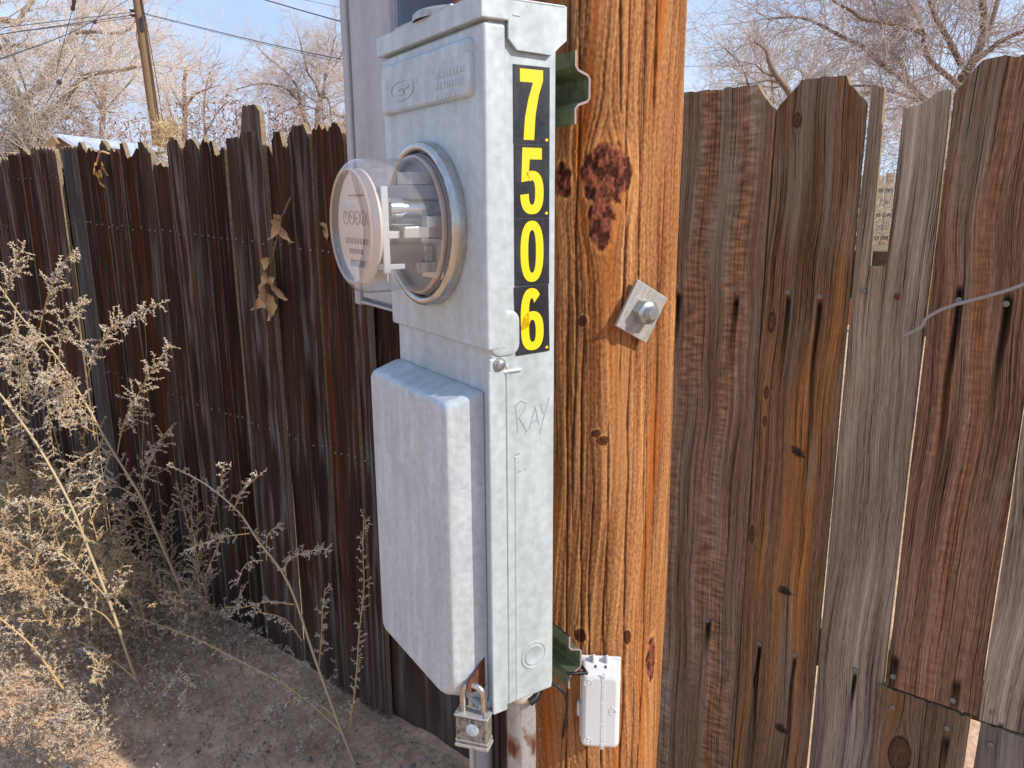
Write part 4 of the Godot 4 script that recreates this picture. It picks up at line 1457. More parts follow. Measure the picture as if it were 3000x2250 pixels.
func plant(called: String, label: String, main: Array, branches: Array, every: float, shoot: float, lush: float, stem_from := 0.35) -> void:
	var base: Vector3 = main[0][0]
	var g := thing(called, label, "dry weed", Transform3D(Basis(), base))
	var stems := Mb.new()
	var shoots := Mb.new()
	var leaves := Mb.new()
	shoots.col = Color(0.62, 0.48, 0.29)
	var mn := []
	for p in main[0]:
		mn.append(p - base)
	mn = smooth_line(mn)
	stems.tube(mn, main[1], main[2], 7)
	spray(shoots, leaves, mn, main[1], stem_from, every * 1.6, shoot * 0.8, lush * 0.8)
	for br in branches:
		var ln := []
		for p in br[0]:
			ln.append(p - base + Vector3(rng.randfn(), rng.randfn(), rng.randfn()) * 0.004)
		ln = smooth_line(ln)
		var o := Mb.new()
		o.tube(ln, br[1] * 0.75, br[2], 6)
		obj("branch", o, M.straw, g)
		spray(shoots, leaves, ln, br[1], 0.15, every, shoot, lush)
	obj("stem", stems, M.straw_pale, g)
	obj("shoots", shoots, M.tinted, g, "stuff")
	obj("dry_leaves", leaves, M.tinted_leaf, g, "stuff")

func leaf(b: Mb, p: Vector3, along: Vector3, up: Vector3, half: float, curl: float) -> void:
	var side := along.cross(up).normalized()
	var nn := side.cross(along).normalized()
	var axis := along.normalized()
	var ph := rng.randf() * TAU
	var tw := rng.randf_range(-1.6, 1.6)
	var pts := PackedVector3Array()
	for j in 11:
		var f := j / 10.0
		var wv := half * sin(PI * pow(f, 0.62)) * (1.0 + 0.22 * sin(j * 1.7 + ph))
		var s2 := side.rotated(axis, tw * f)
		var n2 := nn.rotated(axis, tw * f)
		for i in 7:
			var u := (i - 3) / 3.0
			var roll := u * 1.25 * minf(1.0, curl / 0.012)
			pts.append(p + along * f + s2 * sin(roll) * wv * 0.8 + n2 * ((1.0 - cos(roll)) * wv + curl * 0.35 * sin(f * 7.0 + u * 2.0 + ph) - curl * f * f))
	b.grid(pts, 7, 11, 1.0)

func weeds() -> void:
	var plumes := []
	var along := smooth_line([Vector3(-1.365, 0.751, -2.540), Vector3(-1.452, 0.914, -2.567), Vector3(-1.542, 1.061, -2.597), Vector3(-1.677, 1.179, -2.663), Vector3(-1.802, 1.378, -2.679)], 6)
	for k in 13:
		var p: Vector3 = along[rng.randi_range(0, along.size() - 1)]
		var d := (F_IN * rng.randf_range(0.2, 1.0) + S_DIR * rng.randf_range(-0.8, 0.7) + Vector3.UP * rng.randf_range(-0.9, 0.8)).normalized()
		var ln := []
		for j in 5:
			ln.append(p)
			p += d * rng.randf_range(0.05, 0.085)
			d = (d + Vector3.UP * 0.14 + Vector3(rng.randfn(), rng.randfn(), rng.randfn()) * 0.12).normalized()
		plumes.append([ln, 0.0026, 0.001])
	plant("dry_weed", "tall pale dry weed leaning left, its sunlit plumes above all others", [[Vector3(-1.170, 0.001, -2.592), Vector3(-1.173, 0.151, -2.553), Vector3(-1.201, 0.305, -2.534), Vector3(-1.247, 0.469, -2.529), Vector3(-1.265, 0.591, -2.502), Vector3(-1.365, 0.751, -2.540), Vector3(-1.452, 0.914, -2.567), Vector3(-1.542, 1.061, -2.597), Vector3(-1.677, 1.179, -2.663), Vector3(-1.744, 1.286, -2.674), Vector3(-1.802, 1.378, -2.679)], 0.0060, 0.0018], [
		[[Vector3(-1.356, 0.724, -2.555), Vector3(-1.287, 0.853, -2.487), Vector3(-1.184, 0.968, -2.393), Vector3(-1.092, 1.064, -2.307), Vector3(-0.976, 1.168, -2.202)], 0.003, 0.001],
		[[Vector3(-1.451, 0.971, -2.579), Vector3(-1.339, 1.095, -2.484), Vector3(-1.233, 1.186, -2.394), Vector3(-1.118, 1.237, -2.296), Vector3(-0.995, 1.285, -2.192)], 0.003, 0.001],
		[[Vector3(-1.511, 1.046, -2.563), Vector3(-1.462, 1.135, -2.511), Vector3(-1.384, 1.218, -2.437), Vector3(-1.277, 1.275, -2.339)], 0.003, 0.001],
		[[Vector3(-1.585, 1.147, -2.583), Vector3(-1.489, 1.259, -2.499), Vector3(-1.397, 1.353, -2.417), Vector3(-1.275, 1.430, -2.312)], 0.003, 0.001],
		[[Vector3(-1.710, 1.256, -2.631), Vector3(-1.631, 1.331, -2.560), Vector3(-1.560, 1.390, -2.496), Vector3(-1.503, 1.445, -2.442)], 0.003, 0.001],
		[[Vector3(-1.305, 0.571, -2.566), Vector3(-1.212, 0.699, -2.483), Vector3(-1.137, 0.804, -2.415), Vector3(-1.070, 0.873, -2.354)], 0.003, 0.001],
		[[Vector3(-1.465, 0.927, -2.565), Vector3(-1.555, 0.965, -2.611), Vector3(-1.633, 0.975, -2.647), Vector3(-1.747, 0.955, -2.711)], 0.003, 0.001],
		[[Vector3(-1.523, 1.070, -2.560), Vector3(-1.556, 0.967, -2.552), Vector3(-1.526, 0.864, -2.494), Vector3(-1.485, 0.767, -2.427)], 0.003, 0.001],
		[[Vector3(-1.400, 0.800, -2.530), Vector3(-1.420, 0.880, -2.440), Vector3(-1.400, 0.970, -2.370), Vector3(-1.350, 1.050, -2.310)], 0.003, 0.001],
		[[Vector3(-1.620, 1.120, -2.620), Vector3(-1.650, 1.020, -2.580), Vector3(-1.660, 0.900, -2.540), Vector3(-1.640, 0.760, -2.500)], 0.003, 0.001],
		[[Vector3(-1.280, 0.553, -2.546), Vector3(-1.417, 0.590, -2.616), Vector3(-1.572, 0.579, -2.701)], 0.003, 0.001]] + plumes, 0.0105, 0.078, 1.1)
	plant("dry_weed", "dry weed with thick straw stem rising from bare dirt at lower left", [[Vector3(-1.154, -0.002, -2.178), Vector3(-1.162, 0.101, -2.151), Vector3(-1.167, 0.205, -2.122), Vector3(-1.195, 0.398, -2.110), Vector3(-1.237, 0.576, -2.110), Vector3(-1.264, 0.724, -2.098), Vector3(-1.361, 0.891, -2.141), Vector3(-1.489, 1.023, -2.209), Vector3(-1.580, 1.111, -2.248)], 0.0056, 0.0022], [
		[[Vector3(-1.171, 0.123, -2.153), Vector3(-1.264, 0.164, -2.201), Vector3(-1.406, 0.171, -2.288), Vector3(-1.613, 0.140, -2.427), Vector3(-1.850, 0.102, -2.589)], 0.004, 0.0015],
		[[Vector3(-1.198, 0.030, -2.200), Vector3(-1.322, 0.041, -2.222), Vector3(-1.442, 0.042, -2.240), Vector3(-1.548, 0.099, -2.248)], 0.0035, 0.0015],
		[[Vector3(-1.211, 0.295, -2.159), Vector3(-1.260, 0.334, -2.173), Vector3(-1.385, 0.323, -2.246), Vector3(-1.722, 0.211, -2.488)], 0.003, 0.0012],
		[[Vector3(-1.135, 0.052, -2.150), Vector3(-1.008, 0.180, -2.032), Vector3(-0.908, 0.285, -1.936), Vector3(-0.949, 0.136, -1.952)], 0.003, 0.001],
		[[Vector3(-1.201, 0.389, -2.125), Vector3(-1.144, 0.480, -2.068), Vector3(-1.087, 0.583, -2.010)], 0.003, 0.001],
		[[Vector3(-1.195, 0.398, -2.110), Vector3(-1.35, 0.50, -2.20), Vector3(-1.52, 0.54, -2.30), Vector3(-1.72, 0.50, -2.42)], 0.003, 0.001],
		[[Vector3(-1.24, 0.60, -2.11), Vector3(-1.37, 0.66, -2.20), Vector3(-1.50, 0.66, -2.28), Vector3(-1.66, 0.60, -2.40)], 0.003, 0.001]], 0.016, 0.06, 1.2, 0.45)
	plant("dry_weed", "slender dry weed fanning left from the ground beside the pole", [[Vector3(-0.436, -0.034, -1.893), Vector3(-0.443, 0.017, -1.885), Vector3(-0.484, 0.132, -1.901), Vector3(-0.553, 0.329, -1.940), Vector3(-0.620, 0.534, -1.977), Vector3(-0.718, 0.639, -2.038), Vector3(-0.773, 0.710, -2.065), Vector3(-0.876, 0.762, -2.131), Vector3(-0.969, 0.785, -2.188), Vector3(-1.036, 0.798, -2.224)], 0.0052, 0.0014], [
		[[Vector3(-0.495, 0.095, -1.943), Vector3(-0.600, 0.146, -1.995), Vector3(-0.694, 0.192, -2.039), Vector3(-0.834, 0.213, -2.119), Vector3(-1.002, 0.224, -2.222), Vector3(-1.171, 0.217, -2.325), Vector3(-1.255, 0.228, -2.360)], 0.005, 0.0018],
		[[Vector3(-0.471, 0.076, -1.923), Vector3(-0.435, 0.272, -1.891), Vector3(-0.404, 0.442, -1.863), Vector3(-0.384, 0.593, -1.843), Vector3(-0.375, 0.680, -1.832), Vector3(-0.377, 0.796, -1.830)], 0.0035, 0.001],
		[[Vector3(-0.552, 0.283, -1.956), Vector3(-0.528, 0.424, -1.916), Vector3(-0.510, 0.515, -1.880), Vector3(-0.490, 0.592, -1.843)], 0.003, 0.001],
		[[Vector3(-0.629, 0.520, -2.004), Vector3(-0.617, 0.593, -1.961), Vector3(-0.552, 0.674, -1.875), Vector3(-0.451, 0.750, -1.761)], 0.0028, 0.001],
		[[Vector3(-0.709, 0.575, -2.042), Vector3(-0.766, 0.550, -2.062), Vector3(-0.803, 0.479, -2.065)], 0.0025, 0.001],
		[[Vector3(-0.696, 0.580, -2.032), Vector3(-0.672, 0.663, -2.006), Vector3(-0.616, 0.720, -1.955)], 0.0025, 0.001],
		[[Vector3(-0.617, 0.462, -1.995), Vector3(-0.692, 0.459, -2.020), Vector3(-0.772, 0.428, -2.050), Vector3(-0.798, 0.419, -2.036)], 0.0028, 0.001],
		[[Vector3(-0.589, 0.369, -1.972), Vector3(-0.639, 0.429, -1.961), Vector3(-0.729, 0.450, -1.981)], 0.0028, 0.001],
		[[Vector3(-0.780, 0.718, -2.060), Vector3(-0.743, 0.792, -2.011), Vector3(-0.652, 0.878, -1.920)], 0.0025, 0.001],
		[[Vector3(-0.734, 0.666, -2.024), Vector3(-0.828, 0.632, -2.067), Vector3(-0.979, 0.556, -2.154)], 0.0025, 0.001],
		[[Vector3(-0.816, 0.747, -2.089), Vector3(-0.805, 0.819, -2.048), Vector3(-0.767, 0.889, -1.986)], 0.002, 0.001],
		[[Vector3(-0.501, 0.149, -1.928), Vector3(-0.596, 0.174, -1.988), Vector3(-0.698, 0.118, -2.052), Vector3(-0.837, 0.040, -2.147)], 0.003, 0.001]], 0.014, 0.030, 1.0, 0.55)
	plant("dry_weed", "nearest dry weed, its bare curved stems crossing the lower left corner", [[Vector3(-1.49, 0.0, -1.97), Vector3(-1.410, 0.081, -1.883), Vector3(-1.30, 0.22, -1.78), Vector3(-1.22, 0.34, -1.69)], 0.004, 0.0015], [
		[[Vector3(-1.073, 0.087, -1.744), Vector3(-1.377, 0.031, -1.976), Vector3(-1.501, 0.103, -2.066), Vector3(-1.643, 0.151, -2.170)], 0.0035, 0.0015],
		[[Vector3(-1.328, 0.172, -2.048), Vector3(-1.382, 0.304, -2.036), Vector3(-1.447, 0.384, -2.031), Vector3(-1.536, 0.440, -2.047)], 0.005, 0.002],
		[[Vector3(-1.32, 0.0, -2.04), Vector3(-1.254, 0.064, -1.976), Vector3(-1.13, 0.20, -1.86)], 0.003, 0.0012],
		[[Vector3(-1.66, 0.0, -2.22), Vector3(-1.637, 0.06, -2.207), Vector3(-1.521, 0.174, -2.099)], 0.003, 0.001]], 0.018, 0.05, 1.2, 0.3)
	leaf_tint = Color(0.74, 0.54, 0.33)
	var heap := []
	for k in 120:
		var q := FENCE_AT + S_DIR * rng.randf_range(2.4, 4.0) + F_IN * (0.04 + 0.55 * pow(rng.randf(), 1.6))
		var d := (S_DIR * rng.randf_range(-0.7, 1.0) + F_IN * rng.randf_range(-0.1, 0.8) + Vector3.UP * rng.randf_range(0.6, 2.4)).normalized()
		q.y = 0.01
		var ln := []
		for j in 5:
			ln.append(q)
			q += d * rng.randf_range(0.11, 0.20)
			d = (d + Vector3(rng.randfn() * 0.2, rng.randfn() * 0.2 - 0.18, rng.randfn() * 0.2)).normalized()
			q.y = maxf(q.y, 0.03)
		heap.append([ln, 0.003, 0.001])
	plant("dry_weed", "dense tangled brown weed crowding the foot of the fence on the left", [[Vector3(-1.700, 0.0, -3.006), Vector3(-1.777, 0.147, -3.004), Vector3(-1.761, 0.476, -2.927), Vector3(-1.743, 0.765, -2.849)], 0.005, 0.0015], heap + [
		[[Vector3(-1.876, 0.0, -3.120), Vector3(-2.026, 0.138, -3.163), Vector3(-2.070, 0.467, -3.121), Vector3(-1.967, 0.776, -2.963)], 0.005, 0.0015],
		[[Vector3(-1.379, 0.0, -2.752), Vector3(-1.399, 0.159, -2.736), Vector3(-1.628, 0.290, -2.885), Vector3(-1.960, 0.315, -3.116), Vector3(-2.373, 0.266, -3.412)], 0.005, 0.0015],
		[[Vector3(-1.076, 0.04, -2.512), Vector3(-1.272, 0.100, -2.635), Vector3(-1.438, 0.160, -2.734), Vector3(-1.753, 0.126, -2.952), Vector3(-2.313, 0.05, -3.365)], 0.004, 0.001],
		[[Vector3(-1.75, 0.25, -2.95), Vector3(-1.60, 0.38, -2.80), Vector3(-1.48, 0.52, -2.66), Vector3(-1.42, 0.62, -2.58)], 0.003, 0.001],
		[[Vector3(-1.77, 0.3, -2.95), Vector3(-1.88, 0.42, -2.92), Vector3(-1.92, 0.60, -2.86), Vector3(-1.90, 0.78, -2.80)], 0.003, 0.001],
		[[Vector3(-1.76, 0.4, -2.93), Vector3(-1.66, 0.52, -2.82), Vector3(-1.58, 0.66, -2.74), Vector3(-1.53, 0.78, -2.68)], 0.003, 0.001],
		[[Vector3(-1.70, 0.1, -2.98), Vector3(-1.62, 0.2, -2.80), Vector3(-1.58, 0.32, -2.66), Vector3(-1.56, 0.44, -2.56)], 0.003, 0.001],
		[[Vector3(-1.80, 0.1, -3.0), Vector3(-1.85, 0.22, -2.82), Vector3(-1.84, 0.36, -2.68), Vector3(-1.80, 0.50, -2.58)], 0.003, 0.001],
		[[Vector3(-1.70, 0.05, -2.9), Vector3(-1.72, 0.14, -2.72), Vector3(-1.74, 0.24, -2.56), Vector3(-1.78, 0.34, -2.46)], 0.003, 0.001],
		[[Vector3(-1.60, 0.05, -2.85), Vector3(-1.52, 0.12, -2.68), Vector3(-1.46, 0.22, -2.54), Vector3(-1.40, 0.34, -2.44)], 0.003, 0.001]], 0.016, 0.085, 1.3, 0.15)
	leaf_tint = Color(0.74, 0.60, 0.44)
	plant("dry_weed", "sparse grey weed standing against the fence boards between the two taller weeds", [[Vector3(-1.036, 0.03, -2.480), Vector3(-1.060, 0.275, -2.457), Vector3(-0.945, 0.488, -2.322), Vector3(-0.890, 0.573, -2.236)], 0.003, 0.001], [
		[[Vector3(-1.05, 0.15, -2.47), Vector3(-0.97, 0.24, -2.38), Vector3(-0.90, 0.30, -2.30), Vector3(-0.86, 0.40, -2.24)], 0.0025, 0.001],
		[[Vector3(-1.05, 0.2, -2.46), Vector3(-1.12, 0.30, -2.44), Vector3(-1.18, 0.36, -2.42)], 0.0025, 0.001],
		[[Vector3(-1.04, 0.08, -2.47), Vector3(-0.94, 0.10, -2.38), Vector3(-0.84, 0.10, -2.30), Vector3(-0.76, 0.14, -2.22)], 0.0025, 0.001]], 0.014, 0.05, 1.1, 0.2)
	var b := Mb.new()
	b.tube(smooth_line([Vector3(-1.42, 0.0, -2.79), Vector3(-1.404, 0.5, -2.80), Vector3(-1.36, 0.82, -2.79), Vector3(-1.308, 1.05, -2.755), Vector3(-1.300, 1.228, -2.744)]), 0.0016, 0.0007, 5)
	var o := obj("grass_straw", b, M.straw)
	tag(o, "single tall thin straw standing upright against the rusty boards", "straw")
	# low ground-hugging weeds in front
	b = Mb.new()
	var lv := Mb.new()
	b.col = Color(0.42, 0.33, 0.22)
	for k in 900:
		var s := rng.randf_range(1.45, 3.6)
		var w := rng.randf_range(0.03, 0.8)
		if s < 2.1 and rng.randf() < 0.70:
			continue
		var p := FENCE_AT + S_DIR * s + F_IN * w
		p.y = ground_h(p.x, p.z)
		var d := Vector3(rng.randfn(), 0.8 + absf(rng.randfn()), rng.randfn()).normalized()
		var ln := []
		for j in 6:
			ln.append(p)
			p += d * rng.randf_range(0.018, 0.05)
			d = (d + Vector3(rng.randfn(), rng.randfn() - 0.4, rng.randfn()) * 0.3).normalized()
		b.tube(ln, 0.0012, 0.0006, 3, false)
		spray(b, lv, ln, 0.001, 0.15, 0.024, 0.032, 1.1)
	var og := Node3D.new()
	og.name = "ground_weeds"
	add_child(og, true)
	tag(og, "low dry grassy weeds matted over the dirt along the fence", "ground cover")
	og.set_meta("kind", "stuff")
	obj("dry_stems", b, M.tinted, og, "stuff")
	obj("dry_leaves", lv, M.tinted_leaf, og, "stuff")
	# small green sprouts
	for q in [[Vector3(-0.915, 0, -1.955), "tiny dark green sprout on the dirt left of the slender weed"], [Vector3(-0.80, 0, -1.93), "smaller green sprout between the first sprout and the slender weed"]]:
		b = Mb.new()
		for k in 14:
			var d := Vector3(rng.randfn(), rng.randf_range(0.3, 1.0), rng.randfn()).normalized() * rng.randf_range(0.012, 0.026)
			leaf(b, Vector3.ZERO, d, Vector3(0.1, 1, 0.2), 0.0035, 0.002)
		o = obj("green_sprout", b, M.sprout)
		o.position = q[0] + Vector3.UP * ground_h(q[0].x, q[0].z)
		tag(o, q[1], "sprout")

func fence_debris() -> void:
	# dry vine twig with leaves caught on the fence
	var base := Vector3(-0.617, 1.574, -2.260)
	var g := thing("vine_twig", "dry twig with curled brown leaves hanging on the fence left of the meter", "twig", Transform3D(Basis(), base))
	var b := Mb.new()
	b.tube(smooth_line([Vector3.ZERO, Vector3(-0.033, -0.059, -0.014), Vector3(-0.083, -0.182, -0.051), Vector3(-0.098, -0.248, -0.060), Vector3(-0.112, -0.290, -0.068)]), 0.0034, 0.0018, 7)
	b.tube([Vector3(-0.09, -0.17, -0.05), Vector3(-0.074, -0.175, -0.04), Vector3(-0.072, -0.23, -0.04)], 0.001, 0.0008, 5)
	obj("stem", b, M.twig_brown, g)
	for q in [[Vector3(-0.03, -0.05, -0.008), Vector3(-0.03, -0.035, 0.01), 0.016], [Vector3(-0.035, -0.07, 0.0), Vector3(0.014, -0.06, 0.016), 0.014], [Vector3(-0.04, -0.06, -0.004), Vector3(-0.018, -0.058, 0.02), 0.015], [Vector3(-0.088, -0.17, -0.04), Vector3(-0.028, -0.065, 0.01), 0.012], [Vector3(-0.098, -0.225, -0.05), Vector3(-0.034, -0.085, 0.012), 0.020], [Vector3(-0.085, -0.225, -0.045), Vector3(0.022, -0.075, 0.014), 0.018], [Vector3(-0.105, -0.275, -0.055), Vector3(0.016, -0.078, 0.01), 0.020], [Vector3(-0.110, -0.28, -0.056), Vector3(-0.036, -0.05, 0.014), 0.016]]:
		b = Mb.new()
		leaf(b, q[0], q[1], Vector3(-0.3, 0.2, 0.9), q[2] * 1.1, 0.020)
		obj("leaf", b, M.leaf, g)
	b = Mb.new()
	leaf(b, Vector3(0.0, 0.0, 0.0), Vector3(0.026, -0.016, 0.004), Vector3(0, 0.4, 0.9), 0.010, 0.009)
	leaf(b, Vector3(0.014, -0.014, 0.002), Vector3(0.004, -0.036, 0.006), Vector3(0.2, 0.2, 0.9), 0.010, 0.010)
	var o := obj("dead_leaf", b, M.leaf)
	o.position = Vector3(-0.522, 1.504, -2.183)
	tag(o, "small crumpled brown leaf stuck on the fence beside the glass meter", "leaf")
	g = thing("tumbleweed", "golden tumbleweed clump caught behind the lowest boards of the left fence", "tumbleweed", Transform3D(Basis(), FENCE_AT + S_DIR * 2.74 - F_IN * 0.11 + Vector3.UP * 1.665))
	b = Mb.new()
	for k in 900:
		var a := rng.randf() * TAU
		var yy := rng.randf_range(-0.10, 0.17)
		var rr := 0.062 * sqrt(rng.randf()) * (1.15 - absf(yy - 0.02) * 3.2)
		var p := Vector3(cos(a) * rr, yy, sin(a) * rr)
		var t := rng.randf_range(0.6, 1.15)
		b.col = Color(0.72 * t, 0.52 * t, 0.25 * t)
		var d := Vector3(rng.randfn(), rng.randfn(), rng.randfn()).normalized()
		b.twig(p, p + d * 0.012, p + (d + Vector3(rng.randfn(), rng.randfn(), rng.randfn()) * 0.7) * 0.022, 0.0014, 0.0008)
	obj("dry_stems", b, M.tinted, g, "stuff")
	g = thing("curled_vine", "curled golden dry vine hooked on the fence top near the shed", "vine", Transform3D(Basis(), Vector3(-1.443, 1.736, -2.898)))
	b = Mb.new()
	b.tube(smooth_line([Vector3(0.012, -0.004, -0.008), Vector3(-0.012, 0.004, 0.0), Vector3(-0.043, -0.012, -0.036), Vector3(-0.066, -0.040, -0.058)]), 0.0038, 0.003, 7)
	obj("stem", b, M.straw, g)
	b = Mb.new()
	for q in [[Vector3(-0.06, -0.03, -0.05), Vector3(-0.022, -0.04, 0.0)], [Vector3(-0.07, -0.06, -0.06), Vector3(0.012, -0.04, 0.004)], [Vector3(-0.066, -0.09, -0.06), Vector3(0.024, -0.034, 0.008)], [Vector3(-0.03, -0.03, -0.03), Vector3(0.008, -0.05, 0.0)], [Vector3(-0.035, -0.05, -0.03), Vector3(-0.004, -0.045, 0.008)]]:
		leaf(b, q[0], q[1], Vector3(-0.3, 0.1, 0.9), 0.008, 0.009)
	obj("leaf", b, M.leaf_gold, g)
	b = Mb.new()
	b.tube(smooth_line([Vector3(0.640, 1.340, -1.262), Vector3(0.656, 1.357, -1.241), Vector3(0.659, 1.372, -1.234), Vector3(0.671, 1.387, -1.220), Vector3(0.686, 1.399, -1.203), Vector3(0.702, 1.408, -1.186), Vector3(0.731, 1.426, -1.153), Vector3(0.773, 1.455, -1.110), Vector3(0.83, 1.47, -1.05), Vector3(0.93, 1.44, -0.96)]), 0.0028, 0.0028, 9)
	o = obj("grey_cable", b, M.wire_grey)
	tag(o, "grey wire coming out of a gap between fence boards at right", "wire")

# ---------------------------------------------------------------- trees and everything beyond the fence
func twigs(b: Mb, p: Vector3, dir: Vector3, ln: float, r: float, level: int, droop: float) -> void:
	var q := p
	var d := dir
	var steps := 3 if level > 0 else 2
	var st := ln / steps
	for k in steps:
		var m := q + d * st * 0.5
		d = (d + Vector3(rng.randfn(), rng.randfn() + droop, rng.randfn()) * 0.20).normalized()
		var e := m + d * st * 0.5
		b.twig(q, m, e, r * (1.0 - 0.26 * k), r * (1.0 - 0.26 * (k + 1)))
		q = e
		if level > 0:
			for c in 2:
				if rng.randf() < 0.9:
					var sd := d.cross(Vector3(rng.randfn(), rng.randfn(), rng.randfn())).normalized()
					twigs(b, m.lerp(e, rng.randf()), (d * 0.8 + sd * rng.randf_range(0.5, 1.0)).normalized(), ln * rng.randf_range(0.35, 0.65), r * 0.55, level - 1, droop)
	if level > 0:
		twigs(b, q, d, ln * 0.5, r * 0.5, level - 1, droop)

func tree(called: String, label: String, limbs: Array, every: float, ln: float, level: int, bark: Material, crown: Material, droop := 0.15, tw := 0.012, from := 0.25) -> Node3D:
	var base: Vector3 = limbs[0][0][0]
	base.y = 0.0
	var g := thing(called, label, "tree", Transform3D(Basis(), base), "bare winter trees beyond the fence")
	var tr := Mb.new()
	var cr := Mb.new()
	for k in limbs.size():
		var pts := []
		for p in limbs[k][0]:
			pts.append(p - base)
		var line := smooth_line(pts, 3)
		var r0: float = limbs[k][1] * 0.55
		var r1: float = limbs[k][2] * 0.6
		if k == 0:
			tr.tube([Vector3(line[0].x * 0.2, -0.2, line[0].z * 0.2), line[0]], r0 * 1.25, r0, 10, false)
		tr.tube(line, r0, r1, 8)
		var total := 0.0
		for j in line.size() - 1:
			total += line[j].distance_to(line[j + 1])
		var run := 0.0
		var next := total * (from if k == 0 else 0.08)
		for j in line.size() - 1:
			var a: Vector3 = line[j]
			var e: Vector3 = line[j + 1]
			var seg := a.distance_to(e)
			var ax := (e - a).normalized()
			while next < run + seg:
				var f := next / total
				var sd := ax.cross(Vector3(rng.randfn(), rng.randfn(), rng.randfn())).normalized()
				var d := (ax * rng.randf_range(0.3, 1.0) + sd + Vector3.UP * 0.25).normalized()
				twigs(cr, a.lerp(e, (next - run) / maxf(seg, 1e-4)), d, ln * rng.randf_range(0.5, 1.2) * (1.1 - 0.4 * f), minf(tw, lerpf(r0, r1, f) * 0.6), level, droop)
				next += every * rng.randf_range(0.5, 1.5)
			run += seg
		var tip: Vector3 = line[line.size() - 1]
		var tdir: Vector3 = (tip - line[line.size() - 2]).normalized()
		for c in 3:
			twigs(cr, tip, (tdir + Vector3(rng.randfn(), rng.randfn(), rng.randfn()) * 0.35).normalized(), ln * rng.randf_range(0.8, 1.3), minf(tw, r1 * 0.8), level, droop)
	obj("trunk", tr, bark, g)
	obj("crown", cr, crown, g)
	return g

